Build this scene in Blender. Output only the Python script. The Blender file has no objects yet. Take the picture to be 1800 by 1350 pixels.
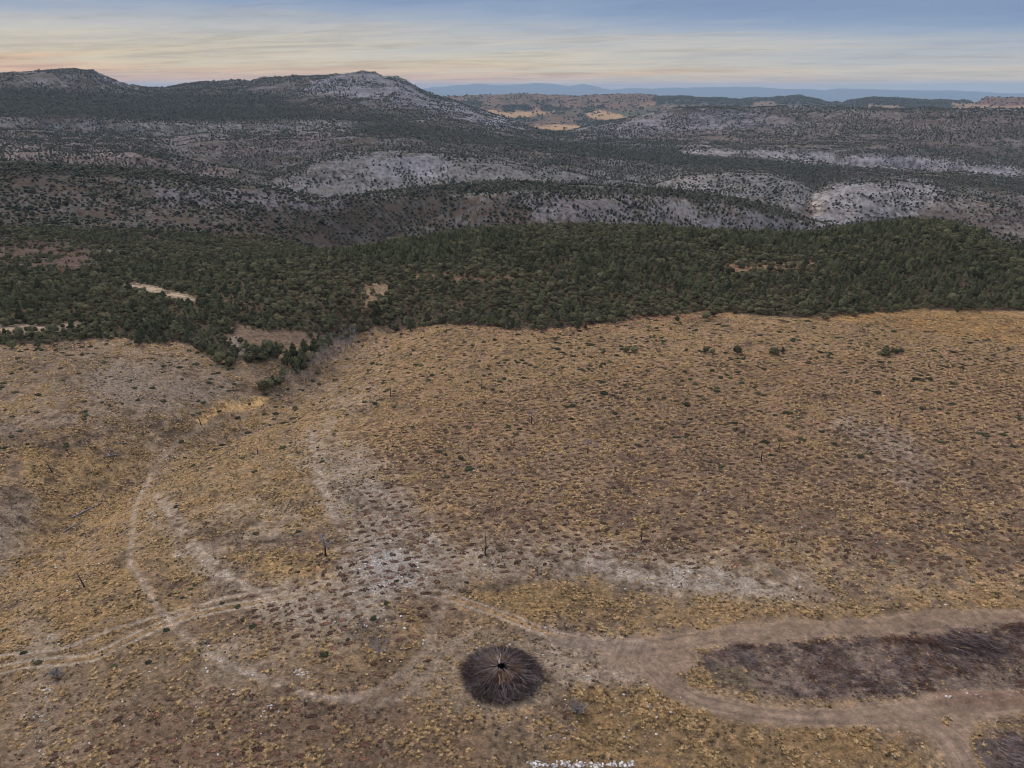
import bpy, math, random
import numpy as np
from math import radians as R
rng = np.random.default_rng(7); random.seed(7)
S = bpy.context.scene; COL = S.collection
# ------------------------------------------------------------------ camera
CAMH = 90.0; FPX = 1386.0; PITCH = R(20.56)
cd = bpy.data.cameras.new('camera'); cam = bpy.data.objects.new('camera', cd); COL.objects.link(cam); S.camera = cam
cam.location = (0, 0, CAMH); cam.rotation_euler = (math.pi/2 - PITCH, 0, 0)
cd.sensor_width = 36; cd.lens = 36*FPX/1800; cd.clip_start = 1; cd.clip_end = 200000
S.view_settings.view_transform = 'Standard'; S.view_settings.look = 'None'; S.view_settings.gamma = 1
S.view_settings.exposure = 0.9
S.render.resolution_x = 1024; S.render.resolution_y = 768
S.cycles.filter_width = 0.95
S.cycles.volume_bounces = 1
S.cycles.max_bounces = 5; S.cycles.diffuse_bounces = 2
# ------------------------------------------------------------------ sky
SUN_EL, SUN_AZ = R(38), R(-38)        # glow comes from the far left
w = bpy.data.worlds.new('World'); S.world = w; w.use_nodes = True
def NT(nt):
    nt.nodes.clear()
    def N(t, **k):
        n = nt.nodes.new(t)
        for a, b in k.items():
            if a == 'ins':
                for i, v in b.items(): n.inputs[i].default_value = v
            else: setattr(n, a, b)
        return n
    def L(a, b): nt.links.new(a, b)
    def M(op, a, b=None, c=None, clamp=False):
        n = N('ShaderNodeMath', operation=op, use_clamp=clamp)
        for i, v in enumerate((a, b, c)):
            if v is None: continue
            if isinstance(v, (int, float)): n.inputs[i].default_value = v
            else: L(v, n.inputs[i])
        return n.outputs[0]
    def MIX(f, a, b, mode='MIX'):
        n = N('ShaderNodeMix', data_type='RGBA', blend_type=mode)
        for i, v in ((0, f), (6, a), (7, b)):
            if isinstance(v, (int, float)): n.inputs[i].default_value = v
            elif isinstance(v, tuple): n.inputs[i].default_value = v if len(v) == 4 else v + (1,)
            else: L(v, n.inputs[i])
        return n.outputs[2]
    def RAMP(f, stops, interp='LINEAR'):
        n = N('ShaderNodeValToRGB'); cr = n.color_ramp; cr.interpolation = interp
        while len(cr.elements) < len(stops): cr.elements.new(0.5)
        for e, (p, c) in zip(cr.elements, stops):
            e.position = p; e.color = c if len(c) == 4 else tuple(c) + (1,)
        L(f, n.inputs[0]); return n.outputs[0]
    return N, L, M, MIX, RAMP
def lin(c, k=1.0):
    return tuple((((v/255)/12.92) if v/255 <= .04045 else ((v/255+.055)/1.055)**2.4)*k for v in c)
EXK = 2**-S.view_settings.exposure
N, L, M, MIX, RAMP = NT(w.node_tree)
tc = N('ShaderNodeTexCoord'); sx = N('ShaderNodeSeparateXYZ'); L(tc.outputs['Generated'], sx.inputs[0])
X, Y, Z = sx.outputs
zz = M('MAXIMUM', Z, 0.0)
den = M('ADD', zz, 0.045)
cb = N('ShaderNodeCombineXYZ'); L(M('DIVIDE', X, den), cb.inputs[0]); L(M('ADD', M('DIVIDE', Y, den), M('MULTIPLY', X, 3.0)), cb.inputs[1])
def wn(scale, det, rough, off, dist=0.6):
    mp = N('ShaderNodeMapping'); mp.inputs['Location'].default_value = off; L(cb.outputs[0], mp.inputs[0])
    mp.inputs['Scale'].default_value = (0.55, 1, 1)
    n = N('ShaderNodeTexNoise', ins={'Scale': scale, 'Detail': det, 'Roughness': rough, 'Distortion': dist}); L(mp.outputs[0], n.inputs['Vector']); return n.outputs[0]
n1 = wn(0.22, 5, .55, (3, 1, 0)); n2 = wn(0.8, 5, .6, (9, 4, 2)); n3 = wn(1.9, 5, .7, (1, 8, 5), .5)
t = M('DIVIDE', zz, 0.1)
tilt = M('ADD', t, M('MULTIPLY', M('SUBTRACT', X, -.1), 0.30))
tw = M('ADD', tilt, M('MULTIPLY', M('SUBTRACT', n1, .5), 0.7))
tw = M('ADD', tw, M('MULTIPLY', M('SUBTRACT', n2, .5), 0.55))
low = RAMP(tw, [(0.0, lin((236,184,142), EXK)), (0.10, lin((232,196,156), EXK)), (0.24, lin((218,202,172), EXK)), (0.40, lin((208,200,184), EXK)),
                (0.58, lin((188,190,190), EXK)), (0.76, lin((158,172,192), EXK)), (0.90, lin((136,158,188), EXK)), (1.0, lin((128,150,183), EXK))])
# dark lilac undersides and pale streaks of the thin cloud sheets
streak = M('MULTIPLY', M('SUBTRACT', n2, .5), 2.2)
sh = RAMP(M('ADD', M('MULTIPLY', n2, .6), M('MULTIPLY', n3, .4)), [(0.40, (.74,.78,.86)), (0.5, (.98,.98,1.0)), (0.60, (1.16,1.11,1.04))])
low = MIX(M('MULTIPLY', M('SUBTRACT', 1.15, M('MULTIPLY', tw, .6)), .95, clamp=True), low, MIX(1.0, low, sh, 'MULTIPLY'))
pink = M('MULTIPLY', RAMP(M('ABSOLUTE', M('SUBTRACT', zz, .012)), [(0.0, (1,1,1)), (0.012, (0,0,0))]), RAMP(n3, [(.42, (0,0,0)), (.6, (1,1,1))]))
low = MIX(M('MULTIPLY', pink, .2), low, lin((238,176,148), EXK))
sky = N('ShaderNodeTexSky', sky_type='NISHITA', sun_disc=False); sky.sun_elevation = SUN_EL; sky.sun_rotation = SUN_AZ
nis = MIX(1.0, sky.outputs[0], (.10,.10,.10), 'MULTIPLY')
HI = 0.54
high = MIX(M('ADD', .55, M('MULTIPLY', n1, .3)), nis, (HI*.98, HI*.96, HI*1.0))
f = N('ShaderNodeMapRange', interpolation_type='SMOOTHSTEP'); L(Z, f.inputs[0]); f.inputs[1].default_value = .10; f.inputs[2].default_value = .5
bg = N('ShaderNodeBackground'); L(MIX(f.outputs[0], low, high), bg.inputs[0]); bg.inputs[1].default_value = 1
wo = N('ShaderNodeOutputWorld'); L(bg.outputs[0], wo.inputs[0])
sl = bpy.data.lights.new('sun', 'SUN'); sl.energy = 1.35; sl.angle = R(13); sl.color = (1, .9, .8)
so = bpy.data.objects.new('sun', sl); COL.objects.link(so)
from mathutils import Vector, Euler
sd = Vector((math.sin(SUN_AZ)*math.cos(SUN_EL), math.cos(SUN_AZ)*math.cos(SUN_EL), math.sin(SUN_EL)))
so.rotation_euler = sd.to_track_quat('Z', 'Y').to_euler()
# ------------------------------------------------------------------ numeric helpers
cp, sp = math.cos(PITCH), math.sin(PITCH)
def px2ae(px, py):
    cx = (np.asarray(px, float)-900)/FPX; cy = (675-np.asarray(py, float))/FPX
    dx = cx; dy = cp + cy*sp; dz = -sp + cy*cp
    return np.arctan2(dx, dy), dz/np.hypot(dx, dy)
def proj(x, y, z):
    dz = z-CAMH
    d = y*cp - dz*sp; u = y*sp + dz*cp
    d = np.maximum(d, 1e-3)
    return 900 + FPX*x/d, 675 - FPX*u/d
def _h(ix, iy, s):
    a = (ix.astype(np.int64)*374761393 + iy.astype(np.int64)*668265263 + s*144665) & 0xffffffff
    a = ((a ^ (a >> 13))*1274126177) & 0xffffffff
    return ((a ^ (a >> 16)) & 0xffff).astype(np.float32)/65535.0
def vnoise(x, y, s=0):
    x0 = np.floor(x); y0 = np.floor(y); fx = (x-x0).astype(np.float32); fy = (y-y0).astype(np.float32)
    ix = x0.astype(np.int32); iy = y0.astype(np.int32)
    ux = fx*fx*(3-2*fx); uy = fy*fy*(3-2*fy)
    a = _h(ix, iy, s); b = _h(ix+1, iy, s); c = _h(ix, iy+1, s); d = _h(ix+1, iy+1, s)
    return (a+(b-a)*ux)*(1-uy) + (c+(d-c)*ux)*uy
def fbm(x, y, s=0, o=4, g=.5):
    t = 0; a = 1; n = 0
    for i in range(o):
        k = 0.6+i; xx = x*math.cos(k)+y*math.sin(k); yy = -x*math.sin(k)+y*math.cos(k)
        t = t + a*vnoise(xx, yy, s+i*17); n += a; a *= g; x = x*2.03+11.7; y = y*2.03+5.1
    return t/n*2-1
def sstep(a, b, x): t = np.clip((x-a)/(b-a), 0, 1); return t*t*(3-2*t)
# ------------------------------------------------------------------ terrain: a fan-shaped height field round the viewpoint
AZ = np.concatenate([np.linspace(-R(86), -R(45), 56)[:-1], np.linspace(-R(45), R(45), 1180), np.linspace(R(45), R(86), 56)[1:]])
RR = np.concatenate([np.geomspace(2, 60, 40)[:-1], np.geomspace(60, 420, 800)[:-1], np.geomspace(420, 6500, 560)[:-1], np.geomspace(6500, 70000, 150)])
def crest(pts):
    p = np.array(pts, float); a, e = px2ae(p[:, 0], p[:, 1]); o = np.argsort(a)
    return np.interp(AZ, a[o], e[o])
flat = lambda r: np.full(len(AZ), -CAMH/r)
cA = crest([(x_, y_+(6 if x_ > 600 else 0)+(7 if x_ > 1480 else 0)) for x_, y_ in [(0,440),(560,440),(600,441),(650,428),(700,418),(800,403),(900,395),(1000,392),(1100,394),(1200,398),(1300,405),(1400,408),(1450,402),(1500,389),(1600,378),(1660,381),(1720,398),(1760,418),(1800,432)]])
cB = crest([(0,288),(100,290),(200,295),(300,303),(400,318),(500,336),(560,346),(600,347),(640,343),(700,334),(800,324),(900,321),(1000,325),(1100,329),(1200,336),(1300,351),(1380,371),(1430,388),(1480,402),(1560,402),(1640,396),(1720,404),(1800,424)])
cC = crest([(0,268),(200,268),(300,276),(420,300),(480,312),(520,298),(600,277),(700,264),(800,271),(900,288),(1000,304),(1100,317),(1150,326),(1200,309),(1280,303),(1350,309),(1400,326),(1430,343),(1460,333),(1500,322),(1560,317),(1650,325),(1720,345),(1800,362)])
cD = crest([(0,248),(250,252),(300,262),(350,250),(600,243),(700,240),(800,250),(1000,268),(1130,290),(1160,296),(1200,288),(1350,294),(1500,301),(1650,309),(1800,324)])
cE = crest([(0,222),(200,226),(400,230),(600,224),(700,226),(800,232),(900,242),(1100,257),(1300,271),(1420,280),(1480,287),(1600,296),(1800,309)])
cF = crest([(0,211),(200,217),(400,221),(600,214),(700,217),(800,224),(900,237),(1100,252),(1300,266),(1420,270),(1480,272),(1600,277),(1700,290),(1800,300)])
cM = crest([(0,175),(300,185),(500,178),(600,172),(700,185),(800,200),(900,220),(1000,240),(1100,243),(1200,240),(1400,238),(1600,240),(1800,250)])
cG = crest([(0,131),(60,127),(100,124),(130,122),(165,125),(200,143),(225,150),(250,153),(290,154),(320,148),(350,144),(400,144),(440,144),(460,137),(520,134),(600,131),(640,128),(660,128),(672,135),(700,137),(720,145),(740,158),(760,165),(800,176),(850,195),(900,212),(940,227),(965,233),(1000,232),(1060,215),(1130,203),(1200,189),(1300,187),(1500,189),(1800,194)])
cH = crest([(0,180),(740,225),(900,229),(1000,230),(1130,225),(1300,215),(1800,215)])
cI = crest([(0,175),(800,196),(900,207),(960,208),(1040,200),(1130,200),(1300,200),(1800,200)])
cJ = crest([(0,175),(700,174),(740,170),(770,169),(800,171),(860,168),(900,165),(960,166),(1000,168),(1060,164),(1100,166),(1160,171),(1200,171),(1250,174),(1300,177),(1350,174),(1405,170),(1425,175),(1460,182),(1480,183),(1510,176),(1540,172),(1590,174),(1640,178),(1700,179),(1716,181),(1730,173),(1750,170),(1800,172)])
cK = crest([(0,160),(740,156),(760,153),(800,150),(850,148),(875,150),(905,149),(940,146),(970,147),(1000,151),(1025,147),(1060,156),(1072,158),(1110,155),(1150,155),(1200,154),(1250,153),(1290,152),(1330,154),(1380,156),(1450,158),(1480,156),(1540,157),(1600,159),(1700,161),(1800,164)])
hz = lambda z, r: np.full(len(AZ), (z-CAMH)/r)
leftw = 1-sstep(-.32, -.16, AZ)            # the left basin has no hidden hollow behind the near wood
knots = [(2, flat(2)), (20, flat(20)), (60, flat(60)), (120, flat(120)), (180, flat(180)), (240, flat(240)), (300, flat(300)), (345, flat(345)),
         (640, cA), (800, (cA-34/800)*(1-leftw) + (cA*.62+cB*.38)*leftw), (1080, cB), (1300, cB-30/1300), (1720, cC), (1860, cC-14/1860*sstep(-.1, .1, AZ)+.001*leftw),
         (2350, cD), (2870, cE), (2930, cF), (3500, cM), (4400, cG), (5000, cG-70/5000), (5600, cH), (6300, cI), (7200, cI*.5+cJ*.5), (8800, cJ),
         (11000, cJ-170/11000), (14000, hz(-420, 14000)), (38000, hz(-420, 38000)), (45000, cK), (52000, cK-250/52000), (70000, hz(-420, 70000))]
KX = np.log([k[0] for k in knots]); KY = np.array([k[1] for k in knots])
def pchip_slopes():
    h = np.diff(KX)[:, None]; d = np.diff(KY, axis=0)/h; m = np.zeros_like(KY)
    w1 = 2*h[1:]+h[:-1]; w2 = h[1:]+2*h[:-1]
    same = d[1:]*d[:-1] > 0
    with np.errstate(divide='ignore', invalid='ignore'):
        hm = (w1+w2)/(w1/d[:-1]+w2/d[1:])
    m[1:-1] = np.where(same, hm, 0); m[0] = d[0]; m[-1] = d[-1]
    # a level plain is exact: keep its true slope
    for i in range(8): m[i] = CAMH/np.exp(KX[i])
    return m
KM = pchip_slopes()
A2, R2 = np.meshgrid(AZ, RR)
L2 = np.log(R2)
wv = (fbm(A2*4.5, L2*3.0, 5, 3)*.10 + fbm(A2*16, L2*9, 6, 2)*.025)*sstep(6.0, 6.9, L2)*(1-sstep(8.9, 9.4, L2))
s = np.clip(L2+wv, KX[0], KX[-1]-1e-6)
seg = np.clip(np.searchsorted(KX, s.ravel(), side='right')-1, 0, len(KX)-2).reshape(s.shape)
ci = np.broadcast_to(np.arange(len(AZ)), s.shape)
h = KX[seg+1]-KX[seg]; tt = (s-KX[seg])/h
y0 = KY[seg, ci]; y1 = KY[seg+1, ci]; m0 = KM[seg, ci]*h; m1 = KM[seg+1, ci]*h
E = (2*tt**3-3*tt**2+1)*y0 + (tt**3-2*tt**2+tt)*m0 + (-2*tt**3+3*tt**2)*y1 + (tt**3-tt**2)*m1
nearflat = R2 < 335
E = np.where(nearflat, -CAMH/R2, E)
Zg = CAMH + R2*E
XG = R2*np.sin(A2); YG = R2*np.cos(A2)
def relief(x, y):
    r = np.hypot(x, y)
    z = fbm(x/60, y/60, 21, 3)*2.2*sstep(60, 160, r)*(1-sstep(280, 420, r)) + fbm(x/7, y/7, 22, 3)*.22*(1-sstep(280, 500, r))
    return z
def flatpt(px, py):
    a, e = px2ae(px, py); r = -CAMH/e; return r*math.sin(a), r*math.cos(a)
def segdist(x, y, pts):
    best = np.full(x.shape, 1e9)
    for (ax, ay), (bx, by) in zip(pts[:-1], pts[1:]):
        vx, vy = bx-ax, by-ay; t = np.clip(((x-ax)*vx+(y-ay)*vy)/(vx*vx+vy*vy), 0, 1)
        best = np.minimum(best, np.hypot(x-ax-t*vx, y-ay-t*vy))
    return best
nm = RR < 520
gx, gy = XG[nm], YG[nm]
gul = [flatpt(*p) for p in ((640,560),(610,600),(540,640),(440,690),(330,735),(200,800),(60,900),(-150,1000))]
gd = segdist(gx, gy, gul)
Zg[nm] += relief(gx, gy) - 8*np.exp(-(gd/17)**2)*(1-sstep(300, 480, RR[nm]))[:, None] - 4*np.exp(-(gd/45)**2)*(1-sstep(300, 480, RR[nm]))[:, None]
# rocky relief on the far hills: ribs, gullies and ledges that grow with distance
far = R2 > 380
fz = fbm(A2*22, L2*26, 31, 5, .55)
rid = 1-np.abs(fbm(A2*34, L2*14, 32, 3))*2
ampl = sstep(6.1, 7.6, L2)*(1-sstep(9.1, 9.4, L2))
Zg += R2*ampl*(fz*.0030 + (rid-.5)*.0013)
Zg += R2*.0010*fbm(A2*160, L2*190, 33, 3, .6)*ampl
mt = sstep(10.45, 10.6, L2)
Zg += R2*mt*(fbm(A2*40, L2*30, 35, 5, .6)*.0016)
NR, NA = Zg.shape
def colat(az):
    i = np.clip(np.searchsorted(AZ, az)-1, 0, NA-2); return i, (az-AZ[i])/(AZ[i+1]-AZ[i])
def gz(x, y):
    x = np.asarray(x, float); y = np.asarray(y, float)
    az = np.arctan2(x, y); r = np.hypot(x, y); i, fa = colat(az)
    j = np.clip(np.searchsorted(RR, r)-1, 0, NR-2); fr = (r-RR[j])/(RR[j+1]-RR[j])
    return (Zg[j, i]*(1-fa)+Zg[j, i+1]*fa)*(1-fr) + (Zg[j+1, i]*(1-fa)+Zg[j+1, i+1]*fa)*fr
def at(px, py, rmin=40):
    a, e = px2ae(px, py); a = float(a); e = float(e); i, fa = colat(a)
    zc = Zg[:, i]*(1-fa)+Zg[:, i+1]*fa; eg = (zc-CAMH)/RR
    k = np.nonzero((eg >= e) & (RR > rmin))[0]
    if len(k) == 0: return None
    k = max(k[0], 1); t = np.clip((e-eg[k-1])/(eg[k]-eg[k-1]+1e-12), 0, 1); r = RR[k-1]+(RR[k]-RR[k-1])*t
    x, y = r*math.sin(a), r*math.cos(a); return (x, y, float(gz(x, y)))
PXG, PYG = proj(XG, YG, Zg)
EG = (Zg-CAMH)/R2
EMAX = np.maximum.accumulate(EG, axis=0)
def visible(x, y, z, margin):
    az = np.arctan2(x, y); r = np.hypot(x, y); i, _ = colat(az); j = np.clip(np.searchsorted(RR, r*.985)-1, 0, NR-1)
    return (z+margin-CAMH)/r >= EMAX[j, i]
# ------------------------------------------------------------------ maps of what covers the ground
RW, RH = 900, 675
yy, xx = np.mgrid[0:RH, 0:RW]; yy = yy*2+1; xx = xx*2+1
def poly(pts):
    m = np.zeros((RH, RW), bool); n = len(pts)
    for i in range(n):
        x1, y1 = pts[i]; x2, y2 = pts[(i+1) % n]
        if y1 == y2: continue
        c = ((yy >= min(y1, y2)) & (yy < max(y1, y2))) & (xx < x1+(yy-y1)*(x2-x1)/(y2-y1)); m ^= c
    return m.astype(np.float32)
def blur(m, k):
    if k < 1: return m
    for _ in range(2):
        for ax in (0, 1):
            p = np.pad(m, [(k+1, k) if a == ax else (0, 0) for a in (0, 1)], mode='edge'); c = np.cumsum(p, axis=ax)
            m = (np.take(c, range(2*k+1, c.shape[ax]), axis=ax)-np.take(c, range(0, c.shape[ax]-2*k-1), axis=ax))/(2*k+1)
    return m
def samp(m, px, py):
    x = np.clip(px/2-.5, 0, RW-1.001); y = np.clip(py/2-.5, 0, RH-1.001); i = x.astype(int); j = y.astype(int); fx = x-i; fy = y-j
    return (m[j, i]*(1-fx)+m[j, i+1]*fx)*(1-fy)+(m[j+1, i]*(1-fx)+m[j+1, i+1]*fx)*fy
EDGE = [(-50,606),(60,606),(150,597),(215,594),(260,604),(330,602),(350,612),(385,628),(420,632),(470,632),(500,610),(560,600),(600,598),(640,585),(660,573),(720,578),(780,570),(900,578),(960,580),(1040,572),(1150,558),(1230,548),(1310,552),(1400,560),(1500,553),(1570,549),(1620,542),(1680,547),(1850,546)]
Aline = [(1850,440),(1760,425),(1720,402),(1660,385),(1600,382),(1500,392),(1440,408),(1350,408),(1200,400),(1000,394),(900,396),(800,404),(700,420),(620,445)]
# ---- tree cover (0..1)
T = np.full((RH, RW), .45, np.float32)
def paint(pts, v, b=3):
    global T; m = blur(poly(pts), b); T = T*(1-m)+v*m
paint([(-50,600),(-50,205),(1850,205),(1850,600)], .5, 0)
paint([(0,120),(1850,120),(1850,175),(-50,215),(-50,120)], .5, 0)
paint([(-50,140),(180,150),(260,160),(400,160),(560,170),(700,195),(740,215),(700,222),(600,212),(400,216),(200,212),(-50,205)], 1.0, 4)
paint([(110,118),(170,122),(235,153),(250,165),(180,158),(60,150),(0,150),(0,130)], .35, 3)
paint([(540,150),(600,120),(730,120),(760,160),(950,225),(950,236),(850,215),(760,200),(680,178),(600,165)], .24, 3)
paint([(500,165),(600,170),(700,186),(760,205),(720,212),(600,196),(500,182)], .6, 3)
paint([(-50,214),(200,218),(400,222),(600,215),(640,222),(600,262),(500,300),(430,296),(330,262),(290,262),(200,262),(-50,268)], .30, 3)
paint([(-50,236),(120,238),(290,246),(300,268),(200,262),(-50,256)], .6, 3)
paint([(400,246),(620,232),(680,250),(600,270),(470,285),(400,270)], .55, 4)
paint([(600,215),(740,215),(900,238),(1100,252),(1300,268),(1480,292),(1480,312),(1350,302),(1200,296),(1000,272),(900,258),(760,240),(640,238)], .95, 3)
paint([(760,250),(900,262),(1050,285),(1180,300),(1150,318),(1000,300),(860,275),(740,262)], .7, 4)
paint([(1000,236),(1080,212),(1200,188),(1850,195),(1850,292),(1700,286),(1480,268),(1300,262),(1100,246)], .5, 3)
paint([(1150,196),(1300,192),(1320,215),(1200,235),(1080,240),(1100,215)], .3, 3)
paint([(1400,205),(1850,205),(1850,225),(1400,228)], .6, 4)
paint([(1200,262),(1330,268),(1480,272),(1600,277),(1800,300),(1800,306),(1600,300),(1480,290),(1330,276),(1200,270)], .12, 1)
paint([(1380,296),(1480,300),(1600,306),(1850,318),(1850,345),(1740,340),(1650,322),(1560,316),(1480,322),(1430,340),(1380,325),(1350,310)], .85, 3)
paint([(480,318),(540,295),(620,272),(700,264),(820,276),(920,292),(1050,312),(1150,326),(1120,340),(1000,322),(900,318),(800,322),(700,332),(640,342),(560,346)], .10, 2)
paint([(1150,330),(1200,309),(1280,303),(1370,310),(1420,330),(1430,380),(1380,368),(1300,350),(1200,336)], .30, 2)
paint([(1425,345),(1470,330),(1520,320),(1640,324),(1650,345),(1600,378),(1500,390),(1440,400),(1430,375)], .13, 2)
paint([(1655,345),(1850,360),(1850,428),(1760,415),(1700,390),(1610,376)], .32, 2)
paint([(-50,286),(100,288),(300,301),(420,318),(560,344),(560,352),(420,335),(300,322),(100,310),(-50,308)], .95, 3)
paint([(-50,310),(300,325),(550,355),(700,345),(900,340),(1200,350),(1400,385),(1440,405),(1200,400),(1000,394),(900,396),(800,404),(700,420),(640,445),(-50,470)], .48, 3)
paint([(250,322),(420,338),(560,350),(600,362),(420,366),(280,352)], .26, 4)
paint([(560,346),(640,342),(700,332),(800,322),(900,319),(1000,322),(1200,334),(1300,350),(1380,370),(1440,396),(1380,384),(1280,360),(1150,346),(900,338),(700,350)], .92, 2)
paint([(900,345),(1150,352),(1380,388),(1440,402),(1300,404),(1100,392),(950,380)], .32, 3)
paint([(-50,340),(700,350),(740,405),(640,440),(450,455),(-50,480)], .5, 4)
paint([(-50,428),(90,428),(150,450),(130,475),(-50,480)], .10, 3)
paint([(150,395),(420,385),(560,400),(560,425),(300,432),(130,425)], .3, 4)
paint([(-50,400),(120,392),(300,398),(250,420),(-50,415)], .8, 4)
NEAR = EDGE + Aline + [(560,452),(400,455),(250,448),(140,470),(-50,480)]
paint(NEAR, 1.0, 1)
paint([(-50,440),(620,440),(640,500),(400,520),(200,480),(-50,500)], .62, 6)
paint([(-50,425),(110,425),(170,450),(150,478),(-50,490)], .08, 3)
paint([(420,500),(600,490),(620,540),(500,550),(400,530)], .62, 6)
paint([(380,515),(500,500),(520,515),(420,530),(360,528)], .45, 3)          # open stony gaps in the left wood
paint([(-50,574),(70,570),(130,567),(150,574),(70,584),(-50,588)], .05, 1)
paint([(644,503),(680,503),(684,510),(655,534),(640,540)], .12, 0)
paint([(730,482),(902,484),(902,497),(730,497)], .12, 0)
paint([(1280,464),(1432,460),(1434,476),(1280,480)], .12, 0)
paint([(205,496),(243,498),(348,521),(346,535),(222,510)], .0, 0)
paint([(405,575),(580,585),(580,600),(500,612),(440,625),(400,600)], .06, 1)
paint([(640,500),(680,502),(650,530),(640,545)], .3, 1)
paint([(1600,430),(1740,440),(1780,445),(1700,448)], .6, 1)
below = poly([(-50,700)] + EDGE + [(1850,700),(1850,1500),(-50,1500)])
T *= 1-below
# ---- colour of the ground (linear albedo)
SEEN = {'field': (134,112,88)}
def lc(c): return np.array(lin(c), np.float32)
NV = NR*NA
px, py = PXG, PYG
C = np.zeros((NR, NA, 3), np.float32)
n_big = fbm(XG/38, YG/38, 51, 4); n_mid = fbm(XG/9, YG/9, 52, 4, .6); n_sm = fbm(XG/1.7, YG/1.7, 53, 3, .6)
p_big = fbm(A2*14, L2*20, 54, 4); p_mid = fbm(A2*60, L2*80, 55, 4, .6); p_sm = fbm(A2*300, L2*420, 56, 3, .7)
fieldc = np.array([0, 0, 0], np.float32)
mixc = lambda a, b, f: a*(1-f[..., None])+b*f[..., None]
# near field
near = mixc(lc((118,98,80)), lc((146,122,94)), sstep(-.35, .35, n_big*.6+n_mid*.7))
near = mixc(near, lc((170,132,80)), .55*sstep(.05, .45, n_mid*.7+n_sm*.5-n_big*.2))
near = mixc(near, lc((88,72,62)), .5*sstep(.1, .5, -n_sm*.7-n_mid*.5))
# far scrub: limestone, red-brown soil and low herb
farc = mixc(lc((110,98,86)), lc((142,141,140)), sstep(-.25, .35, p_mid*.8+p_sm*.5))
farc = mixc(farc, lc((70,70,60)), .6*sstep(-.1, .4, -p_big*.6+p_sm*.6))
C[:] = mixc(near, farc, sstep(5.9, 6.15, L2))
DR = L2
WX = 1.0
def cover(pts, col, b=4, k=1.0, br=.5, fr=1.0, lo=0, hi=1e9, sc='mid', world=True):
    """lay a ground cover of colour col inside a patch, its rim broken up by noise"""
    m = blur(poly(pts), b)
    rows = np.nonzero((RR >= lo) & (RR <= hi))[0]; a, z = rows[0], rows[-1]+1
    nn = (n_mid if world else p_mid)[a:z]; ns = (n_sm if world else p_sm)[a:z]
    nb = (n_big if world else p_big)[a:z]; v = samp(m, px[a:z]+(nb*34+nn*22+ns*8)*fr*WX, py[a:z]+((nn-nb)*14+ns*5)*fr*WX)
    f = sstep(.5-br, .5+br, v + (nn*.9+ns*1.0)*br*1.1*(v > .02))*k*np.minimum(v*3, 1)
    C[a:z] = mixc(C[a:z], lc(col), f)
GR = (142,130,118); YE = (176,138,78); OC = (150,118,70); DK = (92,78,66)
W = dict(hi=520)
# field, upper part: golden grass with rust soil
cover([(640,575),(1850,540),(1850,760),(1500,760),(1200,720),(1000,760),(760,800),(640,760),(600,640)], (158,124,82), 14, .6, .9, **W)
cover([(650,700),(1000,640),(1500,660),(1850,640),(1850,900),(1500,900),(1000,900),(760,860)], (132,104,78), 20, .5, .9, **W)
cover([(520,600),(660,575),(700,620),(640,700),(540,720),(470,700)], (150,128,104), 10, .6, .9, **W)
cover([(500,720),(660,720),(720,800),(700,860),(560,840)], (164,128,78), 12, .6, .9, **W)
# golden band above the gully and left slopes
cover([(350,735),(400,716),(480,688),(500,695),(470,715),(400,730),(360,742)], (214,168,92), 2, 1, .3, **W)
cover([(60,790),(260,770),(320,735),(340,760),(300,800),(250,840),(140,860),(40,850)], (160,128,74), 10, .65, .9, **W)
cover([(60,880),(220,850),(230,900),(150,960),(20,980)], (158,126,74), 10, .6, .9, **W)
cover([(100,1000),(240,940),(300,1080),(250,1120),(60,1170),(0,1160)], (146,116,68), 14, .6, .9, **W)
cover([(-50,600),(200,596),(420,640),(480,690),(350,712),(-50,760)], (136,118,98), 14, .6, .9, **W)
cover([(150,640),(420,660),(400,700),(250,706),(120,690)], (128,118,110), 12, .7, .9, **W)
cover([(-50,745),(120,722),(340,706),(330,716),(200,728),(90,746),(-20,782),(-50,790)], (150,130,112), 3, .8, .4, **W)
cover([(-50,760),(90,748),(200,732),(300,722),(250,740),(140,756),(20,800),(-50,820)], (108,90,76), 6, .6, .6, **W)
cover([(310,790),(560,780),(600,860),(520,930),(360,930),(300,860)], (150,122,80), 14, .6, .9, **W)
cover([(260,890),(300,880),(360,980),(360,1040),(300,1080),(290,1000)], (146,118,70), 6, .7, .7, **W)
cover([(400,960),(560,990),(560,1010),(440,1010)], (160,128,64), 8, .7, .8, **W)
# pale stony ground
for p, k in (([(540,780),(600,760),(660,800),(700,880),(760,950),(780,1010),(700,1050),(620,1050),(600,980),(620,930),(560,860)], .85),
             ([(600,960),(700,940),(760,960),(760,1010),(700,1040),(620,1040)], .9),
             ([(430,1050),(560,1040),(700,1060),(680,1110),(600,1145),(520,1140),(440,1090)], .8),
             ([(280,870),(330,930),(360,960),(420,1010),(430,1040),(350,1010),(310,950),(285,910)], .8),
             ([(740,960),(900,960),(1100,980),(1400,1000),(1480,1030),(1380,1050),(1200,1040),(1000,1020),(820,1010),(740,1000)], .75),
             ([(1480,740),(1580,770),(1640,840),(1600,860),(1520,810),(1450,770)], .6),
             ([(1000,690),(1100,700),(1090,730),(1010,720)], .4), ([(360,920),(500,880),(540,930),(440,960)], .6),
             ([(250,740),(330,770),(310,800),(270,800)], .6), ([(255,825),(275,828),(276,848),(258,850)], 1.0),
             ([(0,890),(60,880),(40,1000),(0,1010)], .6), ([(540,720),(640,690),(700,700),(640,730),(560,760)], .45),
             ([(340,1140),(420,1120),(480,1180),(440,1240),(360,1230)], .6), ([(60,1090),(110,1080),(100,1260),(60,1280)], .6)):
    cover(p, (150,138,125), 12, k*.9, .95, **W)
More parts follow.
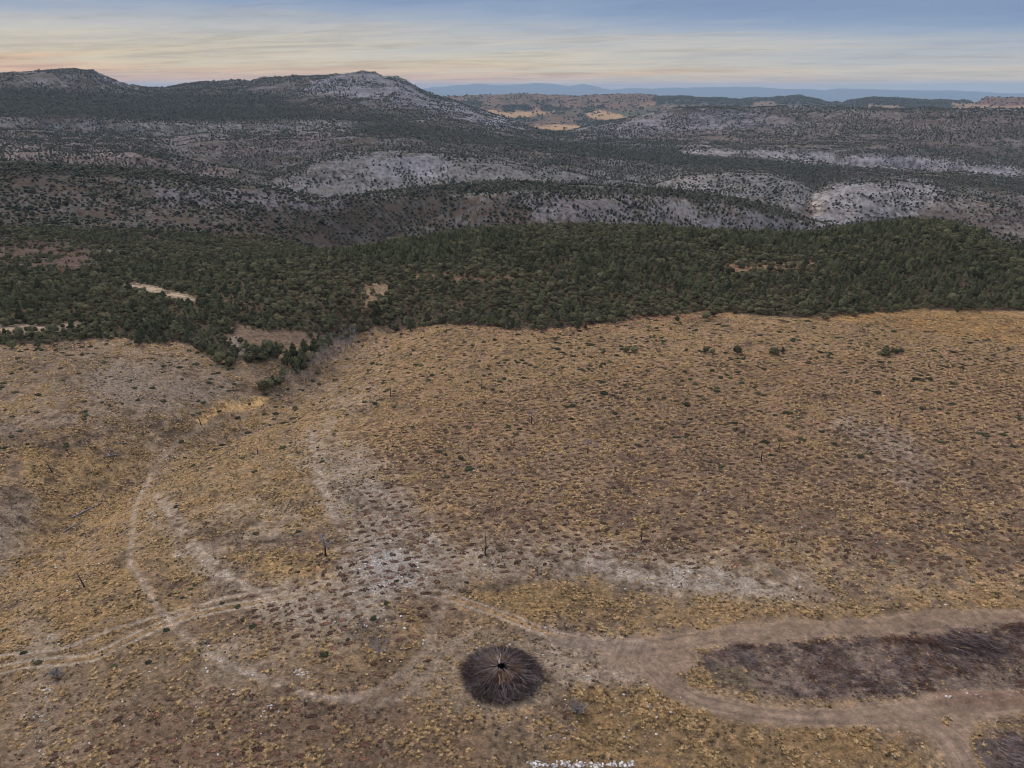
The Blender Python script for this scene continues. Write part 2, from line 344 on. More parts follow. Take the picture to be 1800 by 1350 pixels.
cover([(655,965),(720,965),(730,1000),(680,1030),(650,1000)], (166,161,160), 8, .6, 1.0, **W)
cover([(1000,985),(1350,1005),(1420,1035),(1100,1020)], (160,150,142), 6, .7, .9, **W)
# ochre meadow strips round the tracks, and the darkened lower left
cover([(810,1030),(900,1020),(1060,1020),(1080,1060),(960,1090),(880,1075)], (140,112,62), 6, .8, .6, **W)
cover([(1060,1050),(1280,1060),(1500,1050),(1850,1060),(1850,1080),(1500,1090),(1250,1095),(1050,1100),(960,1090)], (142,112,66), 6, .7, .8, **W)
cover([(960,1210),(1050,1200),(1150,1210),(1260,1260),(1500,1280),(1620,1300),(1680,1400),(900,1400),(1000,1290)], (130,102,58), 8, .75, .8, **W)
cover([(1700,1290),(1850,1280),(1850,1400),(1720,1400)], (128,102,60), 5, .7, .8, **W)
cover([(440,1080),(560,1130),(760,1060),(790,1090),(760,1160),(700,1210),(560,1190)], (128,104,72), 10, .6, .9, **W)
cover([(0,1180),(300,1130),(500,1200),(620,1260),(800,1260),(950,1320),(950,1400),(-50,1400)], (116,98,76), 14, .6, .9, **W)  # lower left: vignette and weaker light put into a darker ground colour
cover([(250,1230),(800,1260),(900,1400),(200,1400)], (112,86,70), 14, .5, .9, **W)
cover([(60,1190),(170,1200),(160,1340),(20,1340)], (140,118,98), 8, .6, .9, **W)
# trampled ring and apron at the branch pile
cover([(700,1215),(760,1140),(800,1120),(900,1110),(1100,1130),(1160,1170),(1120,1200),(1000,1200),(960,1240),(860,1265),(760,1250)], (136,118,98), 5, .85, .5, **W)
cover([(950,1110),(1100,1130),(1170,1150),(1150,1200),(1080,1205),(960,1195)], (150,131,113), 5, .85, .6, **W)
# dark chipped-wood ground
CHIP = [(1236,1165),(1250,1146),(1300,1136),(1450,1126),(1560,1118),(1660,1112),(1850,1090),(1850,1212),(1620,1218),(1480,1228),(1370,1222),(1290,1205),(1250,1190)]
cover(CHIP, (120,103,95), 3, .88, .6, fr=.45, **W)
cover([(1600,1170),(1850,1150),(1850,1200),(1650,1205)], (118,102,90), 8, .7, .8, **W)
cover([(1250,1170),(1330,1185),(1340,1215),(1270,1200)], (92,86,60), 6, .7, .8, **W)
cover([(1750,1290),(1850,1275),(1850,1400),(1790,1400),(1740,1320)], (92,82,84), 5, .85, .6, **W)
# hills
F = dict(lo=255, world=False)
LIME = (142,141,140); BR = (112,94,82); C0 = C.copy()
cover(NEAR, (84,74,62), 1, 1, .3, fr=.15, lo=255, world=True)
cover([(660,580),(1000,576),(1250,550),(1300,556),(1200,566),(1000,586),(800,582)], (140,88,66), 3, .6, .5, lo=250, hi=420)
for p, c, k in (([(-50,130),(1850,130),(1850,300),(-50,300)], (86,80,84), .45),
    ([(-50,425),(100,425),(170,450),(140,480),(-50,485)], (116,88,74), .9),
    ([(130,400),(560,395),(600,430),(300,440),(120,430)], (100,82,72), .7),
    ([(-50,300),(420,335),(700,350),(1200,350),(1000,392),(700,415),(640,440),(-50,430)], (82,70,60), .8),
    ([(380,515),(500,500),(520,515),(420,530),(360,528)], (128,114,104), .7),
    ([(-50,573),(70,569),(130,565),(150,573),(64,586),(-50,590)], (185,166,148), 1),
    ([(405,575),(580,585),(590,600),(500,612),(440,625),(400,600)], (146,120,98), .9),
    ([(415,590),(430,590),(432,625),(418,625)], (170,160,150), .8),
    ([(205,495),(243,498),(346,523),(340,532),(222,507)], (206,188,164), .95),
    ([(640,505),(680,500),(690,512),(655,535),(640,545)], (172,148,124), .85),
    ([(730,483),(830,486),(900,485),(902,491),(730,491)], (178,144,118), .9),
    ([(1280,466),(1430,462),(1432,470),(1280,474)], (178,144,118), .9),
    ([(1140,484),(1180,484),(1180,492),(1140,492)], (150,124,104), .6),
    ([(480,322),(540,293),(620,270),(700,262),(820,274),(920,290),(1050,312),(1150,326),(1120,345),(900,322),(640,345),(560,350)], LIME, .92),
    ([(640,280),(760,275),(800,300),(740,318),(660,312)], (172,170,178), .7),
    ([(1150,330),(1200,308),(1280,302),(1370,309),(1420,330),(1430,385),(1300,352),(1200,338)], LIME, .8),
    ([(1425,348),(1450,332),(1520,318),(1640,322),(1660,345),(1610,380),(1500,392),(1435,405)], (176,172,174), .95),
    ([(1435,352),(1452,344),(1444,378),(1434,380)], (214,200,176), .9), ([(1415,360),(1436,350),(1432,384),(1416,380)], (140,112,96), .8),
    ([(1655,345),(1850,362),(1850,440),(1760,420),(1610,378)], (134,118,110), .8),
    ([(900,345),(1150,352),(1380,388),(1445,404),(1300,408),(1100,394),(950,382)], (146,142,148), .75),
    ([(250,320),(420,336),(590,350),(610,366),(420,370),(280,355)], (146,142,150), .7),
    ([(-50,206),(60,212),(60,222),(-50,224)], LIME, .9), ([(100,214),(400,219),(600,212),(660,218),(600,236),(440,236),(300,262),(180,232),(90,226)], LIME, .85),
    ([(0,238),(300,240),(600,228),(600,250),(430,280),(300,262),(0,260)], (148,132,130), .6),
    ([(0,262),(300,270),(420,300),(400,314),(0,286)], (150,130,124), .6), ([(290,250),(320,248),(330,270),(306,298)], LIME, .9),
    ([(530,158),(600,124),(730,124),(760,160),(880,195),(960,230),(860,222),(780,200),(690,176)], (158,158,166), .9),
    ([(150,120),(172,122),(240,155),(225,160),(170,140)], (160,160,170), .8),
    ([(460,164),(620,160),(760,184),(900,222),(860,222),(700,188),(600,172)], (150,150,158), .6),
    ([(740,222),(900,238),(1050,260),(1100,275),(1000,270),(880,252)], (150,146,150), .35),
    ([(900,236),(1050,250),(1180,262),(1300,266),(1200,268),(1020,262)], (160,156,160), .6),
    ([(1000,236),(1080,213),(1150,200),(1330,190),(1400,215),(1250,235),(1100,243)], (158,152,158), .75),
    ([(1330,200),(1850,200),(1850,260),(1500,262)], (132,112,106), .7), ([(1100,240),(1350,225),(1500,255),(1300,262)], (140,118,104), .6),
    ([(1240,212),(1310,198),(1320,206),(1260,222)], LIME, .8),
    ([(1200,259),(1330,265),(1480,271),(1600,276),(1800,298),(1800,310),(1600,302),(1480,292),(1330,278),(1200,268)], (182,176,180), .95),
    ([(1500,300),(1700,303),(1700,309),(1500,306)], (150,120,108), .7)):
    cover(p, tuple(q*.93 for q in c), 2, k*(.8 if max(c) > 139 else .65), .85, fr=.4, **F)
GV = dict(lo=4950, hi=12000, world=False, fr=.3)
C[(RR > 5100) & (RR < 12500)] = mixc(lc((116,96,84)), lc((88,82,78)), sstep(-.3, .4, p_mid+p_sm*.5))[(RR > 5100) & (RR < 12500)]
for p, c, k in (([(850,194),(910,196),(990,189),(1000,195),(940,204),(880,206)], (172,144,114), .9), ([(938,221),(1020,217),(1026,224),(985,233),(958,233)], (172,144,114), .95), ([(1025,198),(1060,196),(1115,205),(1080,212),(1040,205)], (172,144,114), .9),
    ([(1010,214),(1040,209),(1070,214),(1050,222),(1020,222)], (80,84,66), .8), ([(860,206),(930,207),(950,214),(900,214)], (86,78,74), .8), ([(960,198),(1020,199),(1030,206),(980,206)], (84,78,74), .7), ([(880,188),(930,185),(940,195),(890,197)], (62,70,72), .95), ([(950,188),(1000,184),(1012,192),(960,196)], (60,70,72), .95),
    ([(1020,190),(1060,188),(1062,194),(1025,196)], (60,70,72), .9), ([(1080,196),(1160,186),(1172,200),(1100,206)], (84,88,78), .9),
    ([(810,178),(840,176),(842,188),(812,184)], (62,70,72), .9), ([(1110,182),(1200,178),(1200,188),(1120,188)], (146,122,110), .6),
    ([(1150,168),(1300,174),(1460,168),(1480,186),(1150,186)], (72,82,78), .9), ([(1480,170),(1710,174),(1690,190),(1480,190)], (66,76,80), .9),
    ([(1320,180),(1360,180),(1360,188),(1320,188)], (140,118,105), .6), ([(1520,184),(1580,184),(1580,190),(1520,190)], (170,140,115), .6),
    ([(1670,182),(1850,186),(1850,194),(1680,194)], (165,140,118), .6), ([(1710,168),(1850,168),(1850,184),(1720,184)], (108,84,80), .8)):
    cover(p, c, 0, k, .3, **GV)
pl = RR > 12500
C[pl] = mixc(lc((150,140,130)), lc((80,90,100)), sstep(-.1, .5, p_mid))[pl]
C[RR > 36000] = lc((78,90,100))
# ---- dirt tracks, laid in metres on the ground
TRK = np.zeros((NR, NA), np.float32); PATH = np.zeros((NR, NA), np.float32)
rows = RR < 420; gx, gy = XG[rows], YG[rows]; nmid = n_mid[rows]; nsm = n_sm[rows]
def track(pts, width, col, k=1.0, rag=.6, ruts=False, road=0, brk=0):
    w = [at(*p)[:2] for p in pts]
    P = []
    for i in range(len(w)-1):                                   # smooth the line
        p0 = np.array(w[max(i-1, 0)]); p1 = np.array(w[i]); p2 = np.array(w[i+1]); p3 = np.array(w[min(i+2, len(w)-1)])
        for t in np.linspace(0, 1, 5)[:-1]: P.append(.5*((2*p1)+(-p0+p2)*t+(2*p0-5*p1+4*p2-p3)*t*t+(-p0+3*p1-3*p2+p3)*t**3))
    P.append(np.array(w[-1]))
    d = segdist(gx, gy, P) + nmid*rag + nsm*rag*.5
    if ruts: f = np.exp(-((d-.95)/.38)**2)*k
    else: f = (1-sstep(width/2-.5*rag-.3, width/2+.5*rag+.3, d))*k
    if brk: f = f*np.clip(1.0-brk*.35+(nmid*1.3+nsm*1.1)*brk, .0, 1)
    C[rows] = mixc(C[rows], lc(col), f)
    PATH[rows] = np.maximum(PATH[rows], f)
    if road: TRK[rows] = np.maximum(TRK[rows], f*(1-.0))
    return P
ROAD = (146,122,102)
track([(1850,1082),(1700,1088),(1500,1104),(1350,1110),(1250,1120),(1160,1130)], 5.6, ROAD, .8, 1.5, road=1)
track([(1120,1128),(1130,1160),(1170,1200),(1230,1232),(1320,1252),(1420,1262),(1540,1256),(1650,1240),(1750,1234),(1850,1226)], 4.8, ROAD, .97, 1.0, road=1)
track([(1100,1150),(1180,1150)], 9.0, ROAD, .9, 2.0, road=1)
track([(1560,1254),(1620,1270),(1665,1300),(1690,1340),(1710,1400)], 4.6, ROAD, .97, .5, road=1)
track([(1690,1350),(1685,1300),(1700,1262),(1760,1240)], 3.2, ROAD, .9, .5, road=1)
track([(1650,1226),(1750,1226),(1850,1226)], 2.6, (146,112,92), .7, .8)
track([(1130,1134),(1040,1130),(960,1112),(900,1088),(840,1066),(780,1046),(745,1042)], 2, (160,140,120), 1, .10, ruts=True)
track([(1000,1118),(960,1112),(900,1088),(840,1066),(780,1046)], .5, (176,132,76), .8, .2)
track([(1130,1140),(1040,1134),(980,1124)], 3, (130,112,98), .7, .5, road=1)
track([(-50,1188),(60,1166),(160,1156),(240,1118),(310,1090),(400,1068),(520,1048)], 2, (174,156,134), 1, .12, ruts=True)
track([(-50,1188),(60,1166),(160,1156),(240,1118),(310,1090),(400,1068),(520,1048)], .5, (166,130,76), .8, .2)
track([(-50,1160),(100,1142),(200,1106),(300,1078),(400,1050),(500,1032)], .9, (168,150,130), .9, .2)
track([(265,835),(242,880),(233,940),(228,985),(250,1020),(272,1062),(300,1092),(335,1130),(390,1162),(470,1195),(560,1225),(620,1228)], 1.4, (166,149,132), .85, .75, brk=.85)
track([(620,1228),(690,1200),(740,1150),(765,1100),(785,1050),(810,1015)], 2.0, (144,126,110), .8, .9, brk=.6)
track([(640,1240),(720,1215),(790,1140),(820,1120)], 1.8, (142,124,106), .8, .8, brk=.6)
track([(550,760),(556,820),(575,880),(598,930)], 1.8, (164,146,130), .8, .8, brk=.8)
track([(275,870),(300,900),(330,950),(380,1000),(440,1040)], 2.6, (166,150,134), .85, .9, brk=.8)
track([(265,835),(300,790),(360,750),(420,725)], 1.6, (152,134,112), .5, .7)
track([(1850,1040),(1710,1030),(1690,985)], 1.4, (140,122,104), .5, .6); track([(1640,1060),(1590,1020),(1560,970)], 1.4, (142,124,106), .5, .6)
track([(1480,1060),(1380,1015),(1290,960)], 1.4, (140,124,108), .5, .6); track([(1570,1350),(1600,1310),(1625,1290)], .8, (120,98,78), .6, .3); track([(1510,1350),(1545,1312),(1570,1286)], .8, (120,98,78), .6, .3)
track([(740,1052),(790,1022),(830,1014),(850,1030)], 2, (112,98,84), .7, .3, ruts=True)
RD = segdist(gx, gy, [at(*p)[:2] for p in ((1850,1226),(1700,1238),(1540,1258),(1420,1262),(1320,1252),(1230,1232),(1170,1200),(1130,1160),(1140,1135),(1250,1120),(1500,1104),(1850,1082))])
rd2 = segdist(gx, gy, [at(*p)[:2] for p in ((1560,1254),(1620,1270),(1665,1300),(1690,1340),(1710,1400))]); RD = np.minimum(RD, rd2)
RD = RD+nmid*.35; rutn = fbm(RD*2.6, (gx+gy)*.05, 66, 3, .6); C[rows] *= (1+(rutn*.34+nsm*.20+nmid*.22)*TRK[rows])[..., None]
C[rows] = mixc(C[rows], lc((104,88,78)), .55*np.exp(-((RD-1.0)/.32)**2)*TRK[rows]*np.clip(.6+nmid, 0, 1))
n_vs = fbm(XG/.55, YG/.55, 57, 2)
C *= (1+(n_sm*.30+n_vs*.36)*(1-TRK*.45)*(L2 < 6.1)+p_sm*(.55-.4*sstep(8.4, 8.6, L2))*(L2 >= 6.1))[..., None]
spk = (1-TRK)*(L2 < 6.0); gld = sstep(.25, .55, n_sm*.8-n_mid*.3)*spk*.5; C = mixc(C, C*np.array([1.28, 1.10, .82], np.float32), gld)
ls = (L2 > 6.3)&(L2 < 8.5); C = mixc(C, C*np.array([.62, .55, .52], np.float32), sstep(.05, .3, p_mid*.5-p_sm*.6)*ls*.8)
nr_ = R2 < 340; gy_ = C[nr_].mean(axis=1, keepdims=True); YEL = C[..., 0]/(C[..., 2]+.01); C[nr_] = (gy_*np.array([1.03, .995, .97], np.float32)+(C[nr_]-gy_)*.70)*.96
fr_ = (L2 > 6.62) & (L2 < 8.5); tw_ = sstep(.62, .95, samp(T, px, py))*fr_*.8; C = mixc(C, lc((62,62,52)), tw_)
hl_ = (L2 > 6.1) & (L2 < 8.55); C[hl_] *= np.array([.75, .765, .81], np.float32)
strat = (vnoise(Zg/4.5+p_mid*2.2, A2*5, 71)*.6+vnoise(Zg/1.6+p_sm*2, A2*9, 72)*.4)-.5; C *= (1+strat*.9*((L2 > 6.9) & (L2 < 8.5)))[..., None]
C = np.clip(C, .004, .8)
ROCKY = np.clip((C.min(axis=2)-.17)*6, 0, 1)*(1-TRK)
# ------------------------------------------------------------------ materials
def newmat(name, rough=.9):
    m = bpy.data.materials.new(name); m.use_nodes = True; t = NT(m.node_tree)
    b = t[0]('ShaderNodeBsdfPrincipled'); b.inputs['Roughness'].default_value = rough
    b.inputs['Specular IOR Level'].default_value = .15
    o = t[0]('ShaderNodeOutputMaterial'); t[1](b.outputs[0], o.inputs[0]); return m, b, t
gm, b, (N, L, M, MIX, RAMP) = newmat('ground_soil', 1.0)
b.inputs['Specular IOR Level'].default_value = 0
at_ = N('ShaderNodeAttribute', attribute_name='Col'); ar = N('ShaderNodeAttribute', attribute_name='rocky')
g = N('ShaderNodeTexCoord')
na = N('ShaderNodeTexNoise', ins={'Scale': .9, 'Detail': 6, 'Roughness': .7}); L(g.outputs['Object'], na.inputs['Vector'])
nb = N('ShaderNodeTexNoise', ins={'Scale': 4.5, 'Detail': 4, 'Roughness': .7}); L(g.outputs['Object'], nb.inputs['Vector'])
vo = N('ShaderNodeTexVoronoi', ins={'Scale': 1.6, 'Randomness': 1}); L(g.outputs['Object'], vo.inputs['Vector'])
f1 = RAMP(na.outputs[0], [(.3, (.55,.53,.50)), (.5, (.98,.98,.98)), (.7, (1.42,1.40,1.36))])
f2 = RAMP(nb.outputs[0], [(.3, (.68,.66,.64)), (.5, (1,1,1)), (.7, (1.35,1.33,1.30))])
al = M('ADD', M('MULTIPLY', at_.outputs['Alpha'], .75), .25)
nc = N('ShaderNodeTexNoise', ins={'Scale': 2.3, 'Detail': 5, 'Roughness': .75}); L(g.outputs['Object'], nc.inputs['Vector'])
nd = N('ShaderNodeTexNoise', ins={'Scale': 3.1, 'Detail': 4, 'Roughness': .7}); mpd = N('ShaderNodeMapping'); mpd.inputs['Location'].default_value = (37, 11, 5); L(g.outputs['Object'], mpd.inputs[0]); L(mpd.outputs[0], nd.inputs['Vector'])
c = MIX(al, at_.outputs['Color'], MIX(1, MIX(1, at_.outputs['Color'], f1, 'MULTIPLY'), f2, 'MULTIPLY'))
c = MIX(M('MULTIPLY', RAMP(nc.outputs[0], [(.54, (0,0,0)), (.66, (1,1,1))]), M('MULTIPLY', al, .85)), c, MIX(1, c, (.36,.33,.32), 'MULTIPLY'))
c = MIX(M('MULTIPLY', RAMP(nd.outputs[0], [(.56, (0,0,0)), (.68, (1,1,1))]), M('MULTIPLY', al, .7)), c, MIX(1, c, (2.0,1.85,1.65), 'MULTIPLY'))
c = MIX(M('MULTIPLY', RAMP(nd.outputs[0], [(.40, (1,1,1)), (.50, (0,0,0))]), M('MULTIPLY', ar.outputs['Fac'], .75)), c, MIX(1, c, (.45,.42,.40), 'MULTIPLY'))
st = RAMP(vo.outputs['Distance'], [(.16, (1,1,1)), (.24, (0,0,0))])
c = MIX(M('MULTIPLY', M('MULTIPLY', st, ar.outputs['Fac']), .5), c, (.42,.41,.40))
L(c, b.inputs['Base Color'])
bp = N('ShaderNodeBump', ins={'Strength': 1.0, 'Distance': .5}); L(M('ADD', na.outputs[0], M('MULTIPLY', nb.outputs[0], .35)), bp.inputs['Height']); L(bp.outputs[0], b.inputs['Normal'])
# ------------------------------------------------------------------ ground meshes cut from the one height field
def grid_mesh(name, fmask, label=None):
    """faces of the height field where fmask, as one object"""
    fj, fi = np.nonzero(fmask); v00 = fj*NA+fi
    quads = np.stack([v00, v00+1, v00+NA+1, v00+NA], 1)[:, ::-1]
    used, inv = np.unique(quads, return_inverse=True); q = inv.reshape(-1).astype(np.int32)
    me = bpy.data.meshes.new(name); me.vertices.add(len(used)); me.loops.add(len(q)); me.polygons.add(len(quads))
    co = np.stack([XG.ravel()[used], YG.ravel()[used], Zg.ravel()[used]], 1).astype(np.float32)
    me.vertices.foreach_set('co', co.ravel()); me.loops.foreach_set('vertex_index', q)
    me.polygons.foreach_set('loop_start', np.arange(len(quads), dtype=np.int32)*4)
    me.polygons.foreach_set('use_smooth', np.ones(len(quads), bool))
    me.update(calc_edges=True)
    ca = me.color_attributes.new('Col', 'FLOAT_COLOR', 'POINT')
    cc = np.concatenate([C.reshape(-1, 3)[used], 1-.75*TRK.reshape(-1, 1)[used]], 1); ca.data.foreach_set('color', cc.ravel().astype(np.float32))
    ra = me.attributes.new('rocky', 'FLOAT', 'POINT'); ra.data.foreach_set('value', ROCKY.ravel()[used].astype(np.float32))
    me.materials.append(gm); o = bpy.data.objects.new(name, me); COL.objects.link(o); o['kind'] = 'structure'; return o
rf = np.broadcast_to(RR[:-1, None], (NR-1, NA-1)); tf = (TRK[:-1, :-1] > .5)
grid_mesh('dirt_road', tf & (rf < 420)); grid_mesh('ground', ~tf & (rf < 700)); grid_mesh('hills', (rf >= 700) & (rf < 12500))
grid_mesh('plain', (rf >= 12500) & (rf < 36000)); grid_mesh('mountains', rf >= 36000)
#@@OBJECTS
# ------------------------------------------------------------------ mesh building blocks
class MB:
    def __init__(s): s.v = []; s.f = []; s.m = []; s.n = 0
    def add(s, v, f, mi=0):
        s.v.append(np.asarray(v, float)); s.f += [tuple(i+s.n for i in q) for q in f]; s.m += [mi]*len(f); s.n += len(v)
    def tube(s, pts, rad, k=4, mi=0, cap=True):
        pts = np.asarray(pts, float); n = len(pts); V = []
        for i in range(n):
            d = pts[min(i+1, n-1)]-pts[max(i-1, 0)]; d = d/(np.linalg.norm(d)+1e-9)
            a = np.cross(d, (0, 0, 1) if abs(d[2]) < .9 else (1, 0, 0)); a /= np.linalg.norm(a); b = np.cross(d, a)
            for j in range(k):
                t = 2*math.pi*j/k; V.append(pts[i]+rad[i]*(math.cos(t)*a+math.sin(t)*b))
        F = [(i*k+j, i*k+(j+1) % k, (i+1)*k+(j+1) % k, (i+1)*k+j) for i in range(n-1) for j in range(k)]
        if cap: F += [tuple(range(k))[::-1], tuple((n-1)*k+j for j in range(k))]
        s.add(V, F, mi)
    def mesh(s, name, mats):
        me = bpy.data.meshes.new(name); me.from_pydata(np.concatenate(s.v).tolist(), [], s.f); 
        for m in mats: me.materials.append(m)
        if len(mats) > 1: me.polygons.foreach_set('material_index', s.m)
        me.update(); return me
def obj(name, me, parent=None, loc=(0, 0, 0), rot=(0, 0, 0), sc=(1, 1, 1)):
    o = bpy.data.objects.new(name, me); COL.objects.link(o); o.location = loc; o.rotation_euler = rot; o.scale = sc
    if parent: o.parent = parent
    return o
def tag(o, label, cat, group=None, kind=None):
    if label: o['label'] = label
    if cat: o['category'] = cat
    if group: o['group'] = group
    if kind: o['kind'] = kind
    return o
def leafmat(name, ca, cb, var=.35, scale=1.5):
    m, b, (N, L, M, MIX, RAMP) = newmat(name, .85)
    oi = N('ShaderNodeObjectInfo'); g = N('ShaderNodeTexCoord')
    n = N('ShaderNodeTexNoise', ins={'Scale': scale, 'Detail': 3}); L(g.outputs['Object'], n.inputs['Vector'])
    f = M('ADD', M('MULTIPLY', n.outputs[0], .7), M('MULTIPLY', oi.outputs['Random'], .6))
    c = RAMP(f, [(.25, ca), (.95, cb)])
    hv = N('ShaderNodeHueSaturation'); L(c, hv.inputs['Color']); L(M('ADD', 1-var/2, M('MULTIPLY', oi.outputs['Random'], var)), hv.inputs['Value'])
    L(hv.outputs[0], b.inputs['Base Color']); return m
M_OAK = leafmat('oak_leaves', (.052,.053,.029), (.160,.150,.082))
M_PINE = leafmat('pine_needles', (.050,.056,.031), (.142,.148,.080))
M_DRYL = leafmat('russet_leaves', (.07,.045,.035), (.12,.08,.06))
M_FAR = leafmat('far_leaves', (.030,.035,.026), (.085,.088,.062), .6, .4)
M_SHR = leafmat('shrub_leaves', (.028,.036,.020), (.075,.080,.042))
M_BARK = leafmat('bark', (.06,.05,.045), (.11,.09,.08), .3, 3)
M_DEAD = leafmat('dead_wood', (.16,.14,.14), (.34,.31,.31), .3, 3)
M_CHAR = leafmat('charred_wood', (.022,.018,.020), (.07,.058,.060), .3, 2)
M_LOG = leafmat('weathered_log', (.09,.09,.12), (.20,.19,.23), .2, 2)
M_TWIG = leafmat('grey_twig', (.045,.031,.030), (.19,.140,.138), .5, 1.2)
M_TWIG2 = leafmat('pale_twig', (.18,.145,.145), (.40,.335,.335), .4, 1.2)
M_STEM = leafmat('cut_stem', (.13,.08,.055), (.46,.31,.21), .5, 1.2)
M_BRN = leafmat('brown_brush', (.05,.026,.020), (.15,.075,.045), .5, 1.2)
M_PIT = leafmat('hoed_soil', (.070,.036,.026), (.16,.086,.058), .8, 3)
def grassmat(name, a, b_):
    m = leafmat(name, a, b_, .4, 1); nt = m.node_tree; p = next(n for n in nt.nodes if n.type == 'BSDF_PRINCIPLED'); o = next(n for n in nt.nodes if n.type == 'OUTPUT_MATERIAL')
    t = nt.nodes.new('ShaderNodeBsdfTranslucent'); mx = nt.nodes.new('ShaderNodeMixShader'); mx.inputs[0].default_value = .4; nt.links.new(p.inputs['Base Color'].links[0].from_socket, t.inputs[0])
    nt.links.new(p.outputs[0], mx.inputs[1]); nt.links.new(t.outputs[0], mx.inputs[2]); nt.links.new(mx.outputs[0], o.inputs[0]); return m
M_GRS = grassmat('golden_grass', (.50,.35,.175), (.80,.62,.37)); M_GRS2 = grassmat('ochre_grass', (.37,.255,.135), (.60,.44,.25)); M_GRS3 = grassmat('withered_herb', (.075,.058,.045), (.17,.135,.10))
M_STN = leafmat('limestone', (.26,.245,.235), (.55,.53,.53), .5, 1)
M_STN2 = leafmat('white_limestone', (.42,.40,.38), (.72,.70,.68), .3, 1)
M_HOLE = leafmat('hollow_shade', (.002,.002,.002), (.005,.004,.004), .1, 1)  # near-black colour paints in the shade inside the pile's hole
bp_ico = {}
def ico(sub):
    if sub not in bp_ico:
        import bmesh
        bm = bmesh.new(); bmesh.ops.create_icosphere(bm, subdivisions=sub, radius=1); bm.verts.ensure_lookup_table()
        bp_ico[sub] = (np.array([v.co[:] for v in bm.verts]), [tuple(v.index for v in f.verts) for f in bm.faces]); bm.free()
    return bp_ico[sub]
def crown(seed, kind='oak', nleaf=520, core=True):
    """a crown about 2 m wide: blobs of leaf sprays round a ragged dark heart"""
    r = np.random.default_rng(seed); mb = MB(); blobs = []
    if kind == 'oak':
        blobs = [(np.array([0, 0, 1.0]), .72)] + [(np.array([math.cos(a)*d, math.sin(a)*d, z]), q) for a, d, z, q in
                 zip(np.arange(9)*.7+r.random(9)*.5, r.uniform(.35, .62, 9), r.uniform(.62, 1.35, 9), r.uniform(.34, .5, 9))]
    elif kind == 'pine':
        blobs = [(np.array([0, 0, 1.1]), .6), (np.array([r.uniform(-.1,.1), r.uniform(-.1,.1), 1.75]), .42), (np.array([0, 0, 2.15]), .24)] + \
                [(np.array([math.cos(a)*d, math.sin(a)*d, z]), q) for a, d, z, q in zip(np.arange(7)*.9+r.random(7)*.5, r.uniform(.35, .6, 7), r.uniform(.6, 1.3, 7), r.uniform(.28, .42, 7))]
    else:   # low cushion
        blobs = [(np.array([math.cos(a)*d, math.sin(a)*d, .12]), q) for a, d, q in zip(r.random(8)*6.3, r.uniform(0, .6, 8), r.uniform(.28, .48, 8))]
    zs = .55 if kind == 'low' else .88
    iv, fi = ico(2)
    if core:
        for c, q in blobs:
            d = 1+.22*r.standard_normal(len(iv)); mb.add(c+iv*(q*.80*d)[:, None]*(1, 1, zs), fi)
    wts = np.array([q*q for _, q in blobs]); wts /= wts.sum()
    for i in range(nleaf):
        c, q = blobs[r.choice(len(blobs), p=wts)]; d = r.standard_normal(3); d /= np.linalg.norm(d)
        if d[2] < -.5: d[2] *= -1
        p = c+d*q*(r.uniform(.82, 1.22))*(1, 1, zs)
        u = np.cross(d, r.standard_normal(3)); u /= np.linalg.norm(u); v = np.cross(d+.6*r.standard_normal(3), u); v /= np.linalg.norm(v)
        s = r.uniform(.05, .13)
        mb.add([p-u*s, p+v*s*.7, p+u*s, p-v*s*.9], [(0, 1, 2, 3)])
    return mb
def farcrown(seed, kind='oak'):
    r = np.random.default_rng(seed); mb = MB(); iv, fi = ico(2)
    q = .74*(1+.32*r.standard_normal(len(iv))); v = iv*q[:, None]
    if kind == 'oak': v = v*(1, 1, .8)+(0, 0, .75)
    else:
        v = v*(1, 1, 1.05)+(0, 0, .95); k = np.clip(1.25-v[:, 2]*.38, .25, 1.1); v[:, 0] *= k; v[:, 1] *= k
    mb.add(v, fi); return mb
def trunk(h=.9, r0=.09, lean=.05, seed=0):
    r = np.random.default_rng(seed); mb = MB(); p = [(0, 0, -.15), (lean*.3, 0, h*.4), (lean, lean, h)]
    mb.tube(p, [r0*1.25, r0, r0*.6], 6)
    for i in range(4):
        a = i*1.6+r.random(); mb.tube([(lean*.6, lean*.5, h*.65), (math.cos(a)*.3, math.sin(a)*.3, h+.15)], [r0*.5, r0*.25], 4)
    return mb
OAK = [crown(i, 'oak').mesh('crown', [M_OAK]) for i in range(4)]
PINE = [crown(20+i, 'pine').mesh('crown', [M_PINE]) for i in range(3)]
LOW = [crown(40+i, 'low', 260).mesh('shrub', [M_SHR]) for i in range(4)]
TRK_ = [trunk(seed=i).mesh('trunk', [M_BARK]) for i in range(2)]
